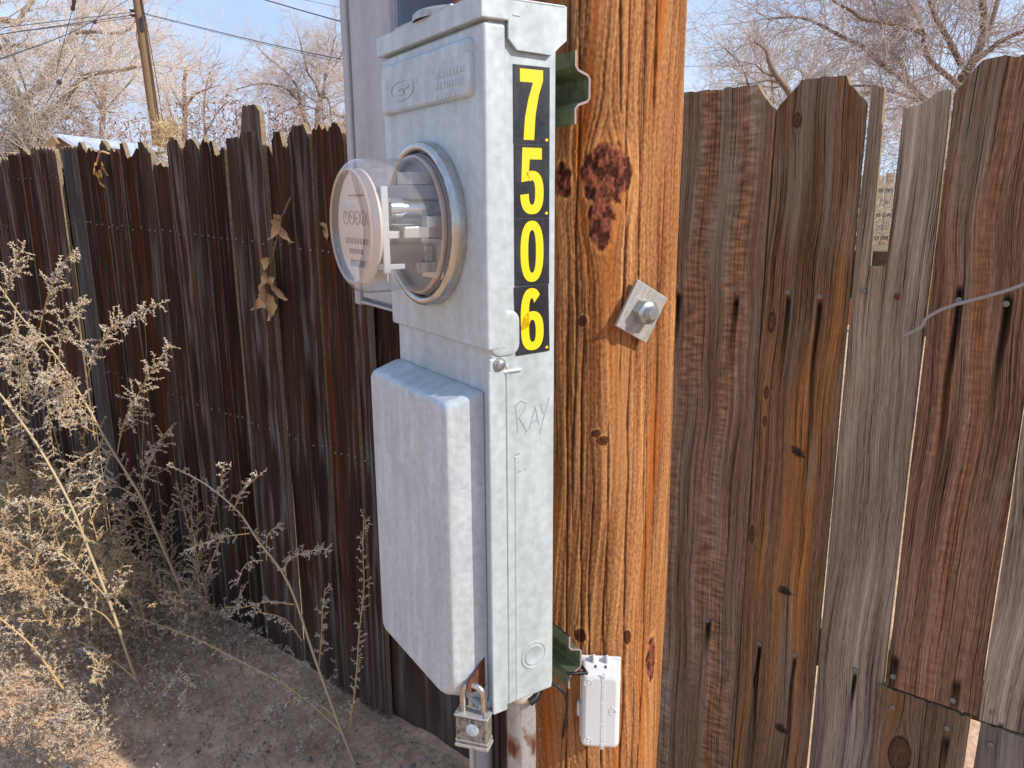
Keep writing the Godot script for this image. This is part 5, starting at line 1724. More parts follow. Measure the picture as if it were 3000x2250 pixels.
func trees() -> void:
	tree("bare_tree", "big pale bare tree at far left with thick slanting limbs", [
		[[Vector3(-18.68, 2.52, -30.0), Vector3(-18.05, 3.73, -30.0), Vector3(-17.83, 4.80, -30.0), Vector3(-18.06, 5.74, -30.0), Vector3(-19.24, 7.58, -30.0)], 0.620, 0.300],
		[[Vector3(-18.05, 3.73, -30.0), Vector3(-17.39, 3.65, -29.7), Vector3(-16.84, 4.32, -29.4), Vector3(-16.32, 4.69, -29.1), Vector3(-15.72, 4.93, -28.8), Vector3(-15.13, 5.29, -28.5), Vector3(-14.63, 5.60, -28.2), Vector3(-14.18, 5.73, -27.9), Vector3(-13.58, 5.79, -27.6), Vector3(-12.76, 5.80, -27.3), Vector3(-12.07, 5.87, -27.0)], 0.310, 0.080],
		[[Vector3(-17.83, 4.80, -30.0), Vector3(-17.54, 5.35, -30.2), Vector3(-17.31, 5.66, -30.3), Vector3(-16.82, 6.41, -30.5), Vector3(-16.48, 6.85, -30.7), Vector3(-16.19, 7.35, -30.8), Vector3(-16.00, 7.70, -31.0)], 0.280, 0.190],
		[[Vector3(-16.00, 7.70, -31.0), Vector3(-15.15, 7.65, -30.6), Vector3(-14.03, 7.50, -30.2), Vector3(-13.43, 7.57, -29.8), Vector3(-13.03, 7.70, -29.4), Vector3(-12.52, 8.10, -29.0)], 0.150, 0.050],
		[[Vector3(-16.00, 7.70, -31.0), Vector3(-15.93, 7.99, -31.3), Vector3(-15.84, 8.72, -31.7), Vector3(-15.62, 9.73, -32.0)], 0.120, 0.070],
		[[Vector3(-18.56, 6.97, -28.0), Vector3(-18.06, 7.21, -28.2), Vector3(-17.09, 7.56, -28.3), Vector3(-16.57, 7.54, -28.5), Vector3(-16.46, 7.89, -28.7), Vector3(-16.26, 8.18, -28.8), Vector3(-15.80, 8.87, -29.0)], 0.240, 0.120],
		[[Vector3(-17.56, 7.49, -28.0), Vector3(-17.03, 7.06, -28.1), Vector3(-16.84, 6.80, -28.2), Vector3(-16.68, 5.84, -28.4), Vector3(-16.54, 4.97, -28.5)], 0.120, 0.050],
		[[Vector3(-18.65, 6.44, -28.0), Vector3(-17.72, 6.54, -28.0), Vector3(-17.01, 6.67, -28.0), Vector3(-16.32, 6.72, -28.0)], 0.160, 0.130],
		[[Vector3(-13.97, 5.67, -27.5), Vector3(-13.72, 5.25, -27.3), Vector3(-13.52, 4.80, -27.2), Vector3(-13.45, 4.25, -27.0)], 0.070, 0.030],
		[[Vector3(-15.83, 4.96, -29.0), Vector3(-15.31, 4.95, -28.8), Vector3(-14.90, 4.64, -28.7), Vector3(-14.64, 4.17, -28.5)], 0.070, 0.030],
		[[Vector3(-15.23, 7.01, -29.0), Vector3(-14.92, 6.51, -28.8), Vector3(-14.80, 5.87, -28.7), Vector3(-14.83, 5.41, -28.5)], 0.060, 0.030]], 0.20, 1.9, 2, M.bark_pale, M.twig_pale, -0.05, 0.030)
	tree("bare_tree", "thin bare tree seen just left of the distant power pole", [
		[[Vector3(-17.06, 3.86, -34.0), Vector3(-16.85, 4.92, -34.0), Vector3(-16.65, 6.00, -34.0), Vector3(-16.51, 6.42, -34.0), Vector3(-16.33, 7.19, -34.0), Vector3(-16.04, 8.22, -34.0)], 0.220, 0.080],
		[[Vector3(-16.79, 5.21, -34.0), Vector3(-16.11, 5.70, -33.7), Vector3(-15.42, 6.11, -33.3), Vector3(-14.93, 6.38, -33.0)], 0.100, 0.040],
		[[Vector3(-16.80, 5.08, -34.0), Vector3(-17.35, 5.79, -34.3), Vector3(-18.07, 5.97, -34.7), Vector3(-18.83, 5.97, -35.0)], 0.100, 0.040]], 0.26, 1.9, 2, M.bark_tan, M.twig_pale, 0.2, 0.026)
	tree("bare_tree", "bare rounded tree standing just right of the distant power pole", [
		[[Vector3(-14.36, 3.97, -36.0), Vector3(-14.30, 4.51, -36.0), Vector3(-14.18, 5.86, -36.0), Vector3(-14.12, 6.61, -36.0), Vector3(-13.98, 7.22, -36.0)], 0.240, 0.100],
		[[Vector3(-14.12, 5.69, -36.0), Vector3(-13.79, 5.96, -35.8), Vector3(-13.50, 6.08, -35.5), Vector3(-13.03, 6.20, -35.2), Vector3(-12.30, 6.38, -35.0)], 0.120, 0.040],
		[[Vector3(-14.30, 4.12, -36.0), Vector3(-14.40, 4.38, -35.8), Vector3(-14.51, 4.82, -35.6), Vector3(-14.80, 5.07, -35.4), Vector3(-14.95, 5.01, -35.2), Vector3(-15.08, 5.30, -35.0)], 0.140, 0.050],
		[[Vector3(-14.48, 4.39, -36.0), Vector3(-14.92, 5.23, -36.3), Vector3(-15.19, 5.91, -36.7), Vector3(-15.46, 6.38, -37.0)], 0.100, 0.040],
		[[Vector3(-14.23, 5.40, -36.0), Vector3(-14.48, 5.97, -36.0), Vector3(-14.72, 6.53, -36.0), Vector3(-14.81, 7.02, -36.0)], 0.100, 0.040]], 0.22, 1.8, 2, M.bark_tan, M.twig_pale, 0.2, 0.024, 0.45)
	tree("bare_tree", "small bare tree in front of the rounded tree above the low boards", [
		[[Vector3(-11.26, 3.57, -30.0), Vector3(-11.19, 4.05, -30.0), Vector3(-11.15, 4.76, -30.0), Vector3(-11.08, 5.23, -30.0), Vector3(-10.97, 5.69, -30.0)], 0.090, 0.040],
		[[Vector3(-11.23, 3.93, -30.0), Vector3(-10.92, 4.27, -29.8), Vector3(-10.50, 4.78, -29.7), Vector3(-10.11, 5.05, -29.5)], 0.070, 0.030]], 0.26, 1.0, 1, M.bark_tan, M.twig_tan, 0.3, 0.016)
	tree("bare_tree", "bare spreading tree with dark forked limbs left of the meter box", [
		[[Vector3(-5.83, 3.14, -24.0), Vector3(-5.88, 3.58, -24.0), Vector3(-6.06, 4.09, -24.0), Vector3(-6.12, 4.45, -24.0)], 0.15, 0.10],
		[[Vector3(-6.12, 4.45, -24.0), Vector3(-6.22, 4.51, -23.86), Vector3(-6.40, 4.72, -23.71), Vector3(-6.69, 4.80, -23.57), Vector3(-6.91, 4.82, -23.43), Vector3(-7.12, 4.79, -23.29), Vector3(-7.40, 4.70, -23.14), Vector3(-7.62, 4.62, -23.0)], 0.07, 0.02],
		[[Vector3(-6.12, 4.45, -24.0), Vector3(-6.19, 4.80, -24.17), Vector3(-6.40, 5.08, -24.33), Vector3(-6.65, 5.34, -24.5), Vector3(-6.93, 5.57, -24.67), Vector3(-7.16, 5.73, -24.83), Vector3(-7.51, 6.05, -25.0)], 0.08, 0.02],
		[[Vector3(-5.70, 3.14, -24.0), Vector3(-5.65, 3.76, -24.0), Vector3(-5.57, 4.27, -24.0), Vector3(-5.40, 4.65, -24.0)], 0.15, 0.11],
		[[Vector3(-5.50, 4.38, -24.0), Vector3(-5.60, 4.75, -24.08), Vector3(-5.70, 4.97, -24.17), Vector3(-5.89, 5.24, -24.25), Vector3(-5.99, 5.61, -24.33), Vector3(-6.09, 6.10, -24.42), Vector3(-6.19, 6.42, -24.5)], 0.08, 0.02],
		[[Vector3(-5.40, 4.65, -24.0), Vector3(-5.28, 4.99, -23.75), Vector3(-5.00, 5.62, -23.5), Vector3(-4.90, 5.81, -23.25), Vector3(-4.74, 5.98, -23.0)], 0.08, 0.02],
		[[Vector3(-5.33, 5.02, -24.0), Vector3(-5.19, 5.11, -23.75), Vector3(-4.91, 5.32, -23.5), Vector3(-4.69, 5.54, -23.25), Vector3(-4.52, 5.81, -23.0)], 0.055, 0.02],
		[[Vector3(-5.41, 4.50, -24.0), Vector3(-5.26, 4.47, -23.75), Vector3(-5.13, 4.21, -23.5), Vector3(-5.07, 3.87, -23.25), Vector3(-4.89, 3.44, -23.0)], 0.055, 0.025],
		[[Vector3(-5.66, 4.19, -24.0), Vector3(-5.92, 4.25, -23.67), Vector3(-6.23, 4.12, -23.33), Vector3(-6.48, 3.95, -23.0)], 0.05, 0.02],
		[[Vector3(-5.59, 3.91, -24.0), Vector3(-5.11, 3.99, -23.5), Vector3(-4.63, 3.85, -23.0)], 0.05, 0.02],
		[[Vector3(-5.60, 4.38, -24.0), Vector3(-5.84, 4.52, -24.0), Vector3(-6.07, 4.71, -24.0), Vector3(-6.27, 4.74, -24.0)], 0.05, 0.02]], 0.08, 0.85, 2, M.bark_dark, M.twig_mid, 0.3, 0.014, 0.6)
	tree("bare_tree", "bare tree partly hidden by the left edge of the grey cabinet", [
		[[Vector3(-4.19, 3.00, -22.0), Vector3(-4.14, 3.61, -22.0), Vector3(-4.06, 4.20, -22.0), Vector3(-4.01, 4.62, -22.0), Vector3(-3.98, 4.99, -22.0), Vector3(-3.98, 5.24, -22.0)], 0.12, 0.03],
		[[Vector3(-4.06, 4.20, -22.0), Vector3(-4.10, 4.50, -21.5), Vector3(-4.21, 4.63, -21.0)], 0.05, 0.02]], 0.10, 0.85, 2, M.bark_tan, M.twig_mid, 0.3, 0.014, 0.4)
	tree("bare_tree", "large dark limbed bare tree filling the sky at upper right", [
		[[Vector3(4.92, 2.14, -9.0), Vector3(4.93, 2.50, -9.0), Vector3(4.93, 2.86, -9.0)], 0.15, 0.12],
		[[Vector3(4.93, 2.86, -9.0), Vector3(5.01, 3.02, -9.0), Vector3(5.07, 3.22, -9.0), Vector3(5.05, 3.45, -9.0), Vector3(5.02, 3.60, -9.0), Vector3(4.96, 3.86, -9.0), Vector3(4.9, 4.5, -9.0)], 0.09, 0.05],
		[[Vector3(5.02, 3.05, -9.0), Vector3(5.19, 3.35, -9.1), Vector3(5.30, 3.64, -9.2), Vector3(5.38, 3.94, -9.3), Vector3(5.45, 4.5, -9.4)], 0.05, 0.03],
		[[Vector3(4.87, 2.96, -9.0), Vector3(4.65, 3.20, -8.9), Vector3(4.46, 3.36, -8.8), Vector3(4.31, 3.54, -8.7), Vector3(4.15, 3.77, -8.6), Vector3(4.0, 4.2, -8.5)], 0.06, 0.03],
		[[Vector3(4.90, 2.61, -9.0), Vector3(4.83, 2.74, -8.94), Vector3(4.65, 2.84, -8.87), Vector3(4.43, 2.98, -8.81), Vector3(4.32, 3.13, -8.75), Vector3(4.26, 3.22, -8.68), Vector3(3.98, 3.27, -8.62), Vector3(3.79, 3.30, -8.55), Vector3(3.56, 3.31, -8.49), Vector3(3.42, 3.37, -8.43), Vector3(3.20, 3.45, -8.36), Vector3(3.02, 3.54, -8.3)], 0.06, 0.016],
		[[Vector3(4.24, 3.10, -8.6), Vector3(4.23, 3.22, -8.6), Vector3(4.12, 3.40, -8.6), Vector3(4.04, 3.51, -8.6), Vector3(3.95, 3.70, -8.6)], 0.03, 0.016],
		[[Vector3(4.85, 2.3, -9.0), Vector3(4.62, 2.47, -9.0), Vector3(4.41, 2.71, -9.02), Vector3(4.20, 2.87, -9.04), Vector3(3.99, 3.02, -9.07), Vector3(3.85, 3.15, -9.09), Vector3(3.69, 3.23, -9.11), Vector3(3.49, 3.33, -9.13), Vector3(3.30, 3.43, -9.16), Vector3(3.11, 3.48, -9.18), Vector3(2.82, 3.47, -9.2)], 0.07, 0.016],
		[[Vector3(4.44, 2.76, -9.2), Vector3(4.37, 2.97, -9.25), Vector3(4.22, 3.18, -9.3), Vector3(4.16, 3.34, -9.35), Vector3(4.10, 3.52, -9.4), Vector3(4.05, 3.71, -9.45), Vector3(3.99, 3.93, -9.5)], 0.04, 0.018],
		[[Vector3(4.97, 2.94, -9.0), Vector3(5.11, 3.08, -8.93), Vector3(5.18, 3.16, -8.85), Vector3(5.37, 3.25, -8.77), Vector3(5.59, 3.33, -8.7), Vector3(6.0, 3.5, -8.6)], 0.05, 0.03],
		[[Vector3(4.88, 2.4, -9.0), Vector3(4.80, 2.47, -9.0), Vector3(4.55, 2.59, -9.12), Vector3(4.30, 2.71, -9.25), Vector3(4.04, 2.80, -9.38), Vector3(3.70, 2.80, -9.5)], 0.045, 0.014],
		[[Vector3(4.92, 2.2, -9.0), Vector3(4.7, 2.2, -8.6), Vector3(4.4, 2.3, -8.3), Vector3(4.1, 2.3, -8.1)], 0.04, 0.014]], 0.044, 0.66, 2, M.bark_dark, M.twig_cool, -0.05, 0.0075, 0.5)
	tree("bare_tree", "pruned stub tree with short blunt limbs between pole and right tree", [
		[[Vector3(4.16, 2.78, -12.0), Vector3(4.05, 3.06, -12.0), Vector3(3.88, 3.25, -12.0), Vector3(3.73, 3.48, -12.0), Vector3(3.68, 3.63, -12.0), Vector3(3.51, 3.75, -12.0)], 0.10, 0.03],
		[[Vector3(3.85, 3.28, -12.0), Vector3(3.72, 3.35, -12.15), Vector3(3.63, 3.49, -12.3)], 0.04, 0.02],
		[[Vector3(3.93, 3.18, -12.0), Vector3(3.76, 3.23, -12.0), Vector3(3.64, 3.21, -12.0)], 0.04, 0.02]], 0.3, 0.55, 1, M.bark_tan, M.twig_tan, 0.2, 0.008, 0.2)
	tree("bare_tree", "distant hazy bare tree behind the stub tree at right", [
		[[Vector3(5.2, 2.2, -16.0), Vector3(5.1, 3.0, -16.0), Vector3(5.05, 3.7, -16.0), Vector3(4.9, 4.4, -16.0)], 0.12, 0.03],
		[[Vector3(5.1, 3.0, -16.0), Vector3(4.7, 3.5, -16.0), Vector3(4.4, 4.0, -15.8), Vector3(4.0, 4.3, -15.6)], 0.06, 0.02],
		[[Vector3(5.15, 2.6, -16.0), Vector3(4.6, 2.9, -15.8), Vector3(4.0, 3.1, -15.6), Vector3(3.5, 3.2, -15.5)], 0.05, 0.02],
		[[Vector3(5.1, 3.0, -16.0), Vector3(5.6, 3.6, -16.0), Vector3(6.1, 4.0, -16.2), Vector3(6.8, 4.2, -16.4)], 0.06, 0.02],
		[[Vector3(5.15, 2.7, -16.0), Vector3(6.0, 3.0, -16.0), Vector3(7.0, 3.2, -16.0), Vector3(8.0, 3.3, -16.0)], 0.06, 0.02]], 0.05, 1.0, 2, M.bark_tan, M.twig_pale, 0.1, 0.012, 0.3)
	# brush right behind the fence: thin shoots and tangles, uncountable
	var b := Mb.new()
	for k in 1500:
		var x := rng.randf_range(-22.0, -14.5)
		var p := Vector3(x, rng.randf_range(1.2, 4.6) * (0.6 + 0.4 * rng.randf()), rng.randf_range(-29.0, -25.0))
		var d := Vector3(rng.randfn() * 0.9, rng.randfn() * 0.8 + 0.4, rng.randfn()).normalized()
		var t := rng.randf_range(0.5, 1.2)
		b.col = Color(0.50 * t, 0.41 * t, 0.33 * t)
		twigs(b, p, d, rng.randf_range(0.8, 1.9), rng.randf_range(0.010, 0.026), 1, -0.1)
	var o := obj("tangled_brush", b, M.tinted, null, "stuff")
	tag(o, "tangled pale brush below the big tree at far left", "brush")
	b = Mb.new()
	for k in 420:
		var x := rng.randf_range(-6.6, -2.4)
		var z := rng.randf_range(-14.0, -12.0)
		var top := rng.randf_range(2.0, 3.25) - absf(x + 4.2) * 0.12
		var lean := rng.randfn() * 0.12
		var t := rng.randf_range(0.7, 1.1)
		b.col = Color(0.40 * t, 0.29 * t, 0.25 * t)
		b.twig(Vector3(x, 0, z), Vector3(x + lean * 0.6, top * 0.6, z), Vector3(x + lean, top, z), 0.008, 0.004)
		for c in 7:
			var q := Vector3(x + lean, top, z) + Vector3(rng.randfn() * 0.06, -absf(rng.randfn()) * 0.28, rng.randfn() * 0.06)
			b.col = Color(0.46 * t, 0.29 * t, 0.22 * t)
			b.twig(q, q + Vector3(rng.randfn(), rng.randfn(), rng.randfn()) * 0.02, q + Vector3(rng.randfn(), rng.randfn(), rng.randfn()) * 0.035, 0.011, 0.006)
		if k % 3 == 0:
			twigs(b, Vector3(x + lean * 0.7, top * 0.7, z), Vector3(rng.randfn() * 0.5, 1, rng.randfn() * 0.5).normalized(), 0.7, 0.006, 1, 0.3)
	o = obj("sapling_thicket", b, M.tinted, null, "stuff")
	tag(o, "thicket of thin reddish saplings with dry seed heads behind the fence", "thicket")
	b = Mb.new()
	for k in 700:
		var x := rng.randf_range(1.6, 9.0)
		var p := Vector3(x, rng.randf_range(0.9, 2.4), rng.randf_range(-13.0, -10.5))
		var d := Vector3(rng.randfn(), rng.randfn() * 0.8 + 0.3, rng.randfn()).normalized()
		var t := rng.randf_range(0.6, 1.15)
		b.col = Color(0.42 * t, 0.37 * t, 0.33 * t)
		twigs(b, p, d, rng.randf_range(0.3, 0.8), rng.randf_range(0.003, 0.008), 1, -0.1)
	o = obj("tangled_brush", b, M.tinted, null, "stuff")
	tag(o, "grey tangle of twigs beyond the notch in the right fence boards", "brush")

func far_things() -> void:
	# distant power pole
	var base := Vector3(-9.88, 0, -23.0)
	var g := thing("power_pole", "distant leaning wooden power pole rising above the left fence", "utility pole", Transform3D(Basis(), base))
	var b := Mb.new()
	b.tube([Vector3(0.02, -0.3, 0), Vector3(-0.06, 3.57, 0), Vector3(-0.18, 6.92, 0), Vector3(-0.28, 9.5, 0)], 0.155, 0.115, 14)
	obj("shaft", b, M.far_pole, g)
	b = Mb.new()
	b.tube([Vector3(0.19, 0.5, 0.12), Vector3(0.11, 3.6, 0.12), Vector3(-0.02, 6.6, 0.10), Vector3(-0.12, 8.0, 0.10)], 0.014, 0.014, 5)
	b.tube([Vector3(0.24, 3.0, 0.1), Vector3(0.17, 4.6, 0.12), Vector3(0.04, 6.3, 0.12), Vector3(-0.10, 7.2, 0.05)], 0.012, 0.012, 5)
	b.tube([Vector3(-0.24, 6.5, 0.0), Vector3(-0.30, 6.0, 0.05), Vector3(-0.16, 5.0, 0.08), Vector3(-0.10, 4.5, 0.12)], 0.010, 0.010, 5)
	obj("ground_wire", b, M.cable_dark, g)
	b = Mb.new()
	for y in [6.5, 6.62]:
		b.rbox(Transform3D(), Vector3(-0.40, y, -0.06), Vector3(-0.14, y + 0.05, 0.10), 0.01)
	b.rbox(Transform3D(), Vector3(-0.13, 6.1, 0.10), Vector3(-0.05, 6.45, 0.16), 0.01)
	obj("pole_bracket", b, M.cable_dark, g)
	var wires := [
		["upper of the paired lines from the distant pole to the left edge", [Vector3(-10.20, 6.62, -23.0), Vector3(-10.27, 5.02, -17.0), Vector3(-10.32, 4.48, -15.0)], 0.0086],
		["lower of the paired lines from the distant pole to the left edge", [Vector3(-10.18, 6.55, -23.0), Vector3(-10.29, 4.90, -17.0), Vector3(-10.32, 4.40, -15.2)], 0.0106],
		["thin sagging line below the pair left of the distant pole", [Vector3(-10.14, 6.48, -23.0), Vector3(-9.87, 4.95, -17.0), Vector3(-9.68, 4.70, -16.0)], 0.0073],
		["steep line crossing down to the left in front of the big tree", [Vector3(-10.23, 6.98, -23.0), Vector3(-7.64, 4.60, -15.0), Vector3(-4.88, 2.91, -8.0)], 0.0073],
		["double line running right from the distant pole toward the grey cabinet", [Vector3(-10.0, 6.60, -23.0), Vector3(-5.44, 4.93, -18.0), Vector3(-2.49, 3.83, -14.0), Vector3(0.02, 2.98, -10.0)], 0.0092],
		["second strand just under the double line right of the distant pole", [Vector3(-10.0, 6.58, -23.0), Vector3(-5.44, 4.90, -18.0), Vector3(-2.49, 3.78, -14.0), Vector3(0.02, 2.90, -10.0)], 0.0046],
		["thick twisted line high in the blue sky left of the cabinet", [Vector3(-4.8, 5.12, -14.8), Vector3(-4.03, 4.81, -14.0), Vector3(-3.03, 4.38, -13.0), Vector3(-2.13, 4.01, -12.0), Vector3(0.02, 3.20, -9.0)], 0.0092],
		["faint thin line highest in the sky left of the cabinet", [Vector3(-5.4, 6.4, -20.8), Vector3(-4.80, 6.19, -20.0), Vector3(-3.22, 5.51, -18.0), Vector3(0.04, 4.25, -14.0)], 0.0046],
		["nearly level line in the sky right of the near pole", [Vector3(2.11, 5.48, -25.0), Vector3(5.28, 5.45, -25.0), Vector3(7.24, 5.43, -25.0), Vector3(14.43, 5.29, -25.0)], 0.0073]]
	for q in wires:
		b = Mb.new()
		b.tube(smooth_line(q[1], 5), q[2], q[2], 5)
		var o := obj("power_line", b, M.cable_dark)
		tag(o, q[0], "power line")
	for q in [["upper guy wire with dark strain insulator left of the distant pole", [Vector3(-9.44, 6.22, -20.0), Vector3(-7.86, 4.91, -16.0), Vector3(-6.63, 3.96, -13.0)], 1], ["lower guy wire with dark insulator in front of the big tree", [Vector3(-7.80, 4.14, -15.0), Vector3(-6.51, 3.27, -12.0), Vector3(-5.60, 2.76, -10.0)], 1]]:
		var mid: Vector3 = q[1][1]
		var gw := thing("guy_wire", q[0], "wire", Transform3D(Basis(), mid))
		b = Mb.new()
		b.tube([q[1][0] - mid, Vector3.ZERO, q[1][2] - mid], 0.007, 0.007, 5)
		obj("wire", b, M.cable_dark, gw)
		b = Mb.new()
		var dd: Vector3 = (q[1][0] - q[1][2]).normalized()
		b.lathe(facing(Vector3.ZERO, dd), [Vector2(0, -0.075), Vector2(0.028, -0.07), Vector2(0.036, -0.05), Vector2(0.026, -0.02), Vector2(0.038, 0.0), Vector2(0.026, 0.02), Vector2(0.036, 0.05), Vector2(0.028, 0.07), Vector2(0, 0.075)], 12)
		obj("insulator", b, M.insulator, gw)
	b = Mb.new()
	b.lathe(facing(Vector3.ZERO, Vector3(0.35, 0.9, 0.1)), [Vector2(0, -0.11), Vector2(0.035, -0.10), Vector2(0.042, -0.06), Vector2(0.03, 0.0), Vector2(0.042, 0.06), Vector2(0.035, 0.10), Vector2(0, 0.11)], 12)
	b.tube([Vector3(-0.5, -1.2, 0), Vector3.ZERO, Vector3(0.9, 2.2, 0.2)], 0.006, 0.006, 4)
	var ins := obj("strain_insulator", b, M.insulator)
	ins.position = Vector3(-8.22, 5.21, -16.0)
	tag(ins, "single dark strain insulator high at the top left among twigs", "insulator")
	# shed with a metal roof
	var sx := Vector3(0.994, 0, 0.11).normalized()
	var shed := thing("garden_shed", "small shed with ribbed metal roof and tan gable behind the left fence", "shed", turned(Vector3(-4.395, -0.035, -8.0), sx))
	b = Mb.new()
	b.rbox(Transform3D(), Vector3(-0.34, 0, -2.4), Vector3(0.34, 1.88, -0.35), 0.01)
	obj("wall", b, M.tan_wood, shed)
	var rise := 0.24
	for side in [-1.0, 1.0]:
		var sl := Vector3(side * 0.42, -rise - 0.03, 0)
		var rx := sl.normalized()
		var nrm := Vector3(-rx.y * side, rx.x * side, 0)
		var rf := Transform3D(Basis(rx, nrm, rx.cross(nrm)), Vector3(0, 2.235, 0))
		b = Mb.new()
		var zs := [-0.05, 2.45] if rx.cross(nrm).z < 0 else [-2.45, 0.05]
		b.rbox(rf, Vector3(0, -0.006, zs[0]), Vector3(0.50, 0.006, zs[1]), 0.003)
		for k in 9:
			var z: float = lerpf(zs[0] + 0.03, zs[1] - 0.03, k / 8.0)
			b.rbox(rf, Vector3(0, 0.004, z - 0.014), Vector3(0.50, 0.026, z + 0.014), 0.006)
		obj("roof", b, M.metal_roof, shed)
		b = Mb.new()
		b.rbox(rf, Vector3(0.0, -0.085, (zs[1] if rx.cross(nrm).z > 0 else zs[0]) - 0.07), Vector3(0.49, -0.008, (zs[1] if rx.cross(nrm).z > 0 else zs[0]) - 0.03), 0.004)
		obj("rafter", b, M.tan_wood, shed)
	b = Mb.new()
	b.rbox(Transform3D(), Vector3(-0.03, 2.215, -2.46), Vector3(0.03, 2.255, 0.06), 0.01)
	obj("ridge_cap", b, M.metal_roof, shed)
	b = Mb.new()
	b.rbox(Transform3D(), Vector3(-0.42, 1.80, -0.05), Vector3(0.42, 1.90, 0.0), 0.006)
	b.rbox(Transform3D(), Vector3(-0.05, 0, -0.06), Vector3(0.05, 1.80, -0.002), 0.006)
	b.rbox(Transform3D(), Vector3(0.30, 0, -0.06), Vector3(0.39, 1.80, -0.002), 0.006)
	obj("front_beam", b, M.tan_wood, shed)
	b = Mb.new()
	b.rbox(Transform3D(), Vector3(-0.33, 1.55, -0.12), Vector3(0.30, 1.70, -0.07), 0.006)
	obj("cross_board", b, M.tan_pale, shed)
	# raised gravel bed with brick edge and a far fence, seen through the notch at right
	b = Mb.new()
	b.rbox(Transform3D(), Vector3(2.0, -0.3, -15.0), Vector3(12.0, 0.80, -9.95), 0.03)
	obj("gravel_bed", b, M.gravel, null, "structure")
	var be := thing("brick_edging", "low red brick edging in front of the far gravel bed", "edging", Transform3D(Basis(), Vector3(2.0, 0.0, -9.90)))
	for k in 30:
		b = Mb.new()
		b.rbox(Transform3D(), Vector3(0.22 * k + 0.004, 0.69 + 0.004 * sin(k * 5.0), -0.05), Vector3(0.22 * k + 0.214, 0.81, 0.05), 0.006, 1)
		obj("brick", b, M.brick, be)
	b = Mb.new()
	b.rbox(Transform3D(), Vector3(0, -0.3, -0.045), Vector3(6.6, 0.688, 0.04), 0.005)
	obj("footing", b, M.brick, be)
	var ff := thing("far_fence", "distant pale wooden fence with rails seen through the notched board", "fence", Transform3D(Basis(Vector3.UP, 0.12), Vector3(3.5, 0.8, -13.0)))
	for k in 34:
		b = Mb.new()
		b.rbox(Transform3D(), Vector3(0.17 * k, 0, -0.02), Vector3(0.17 * k + 0.15, 1.15 + 0.03 * sin(k * 3.7), 0.0), 0.004, 1)
		obj("board", b, M.pale_board if k % 3 else M.tan_pale, ff)
	for y in [0.18, 0.55, 0.95]:
		b = Mb.new()
		b.rbox(Transform3D(), Vector3(0, y - 0.04, 0.002), Vector3(5.8, y + 0.04, 0.05), 0.006)
		obj("rail", b, M.tan_pale, ff)
	for k in 4:
		b = Mb.new()
		b.rbox(Transform3D(), Vector3(k * 1.5 + 0.9, -0.2, 0.052), Vector3(k * 1.5 + 1.0, 1.0, 0.14), 0.006)
		obj("post", b, M.tan_pale, ff)

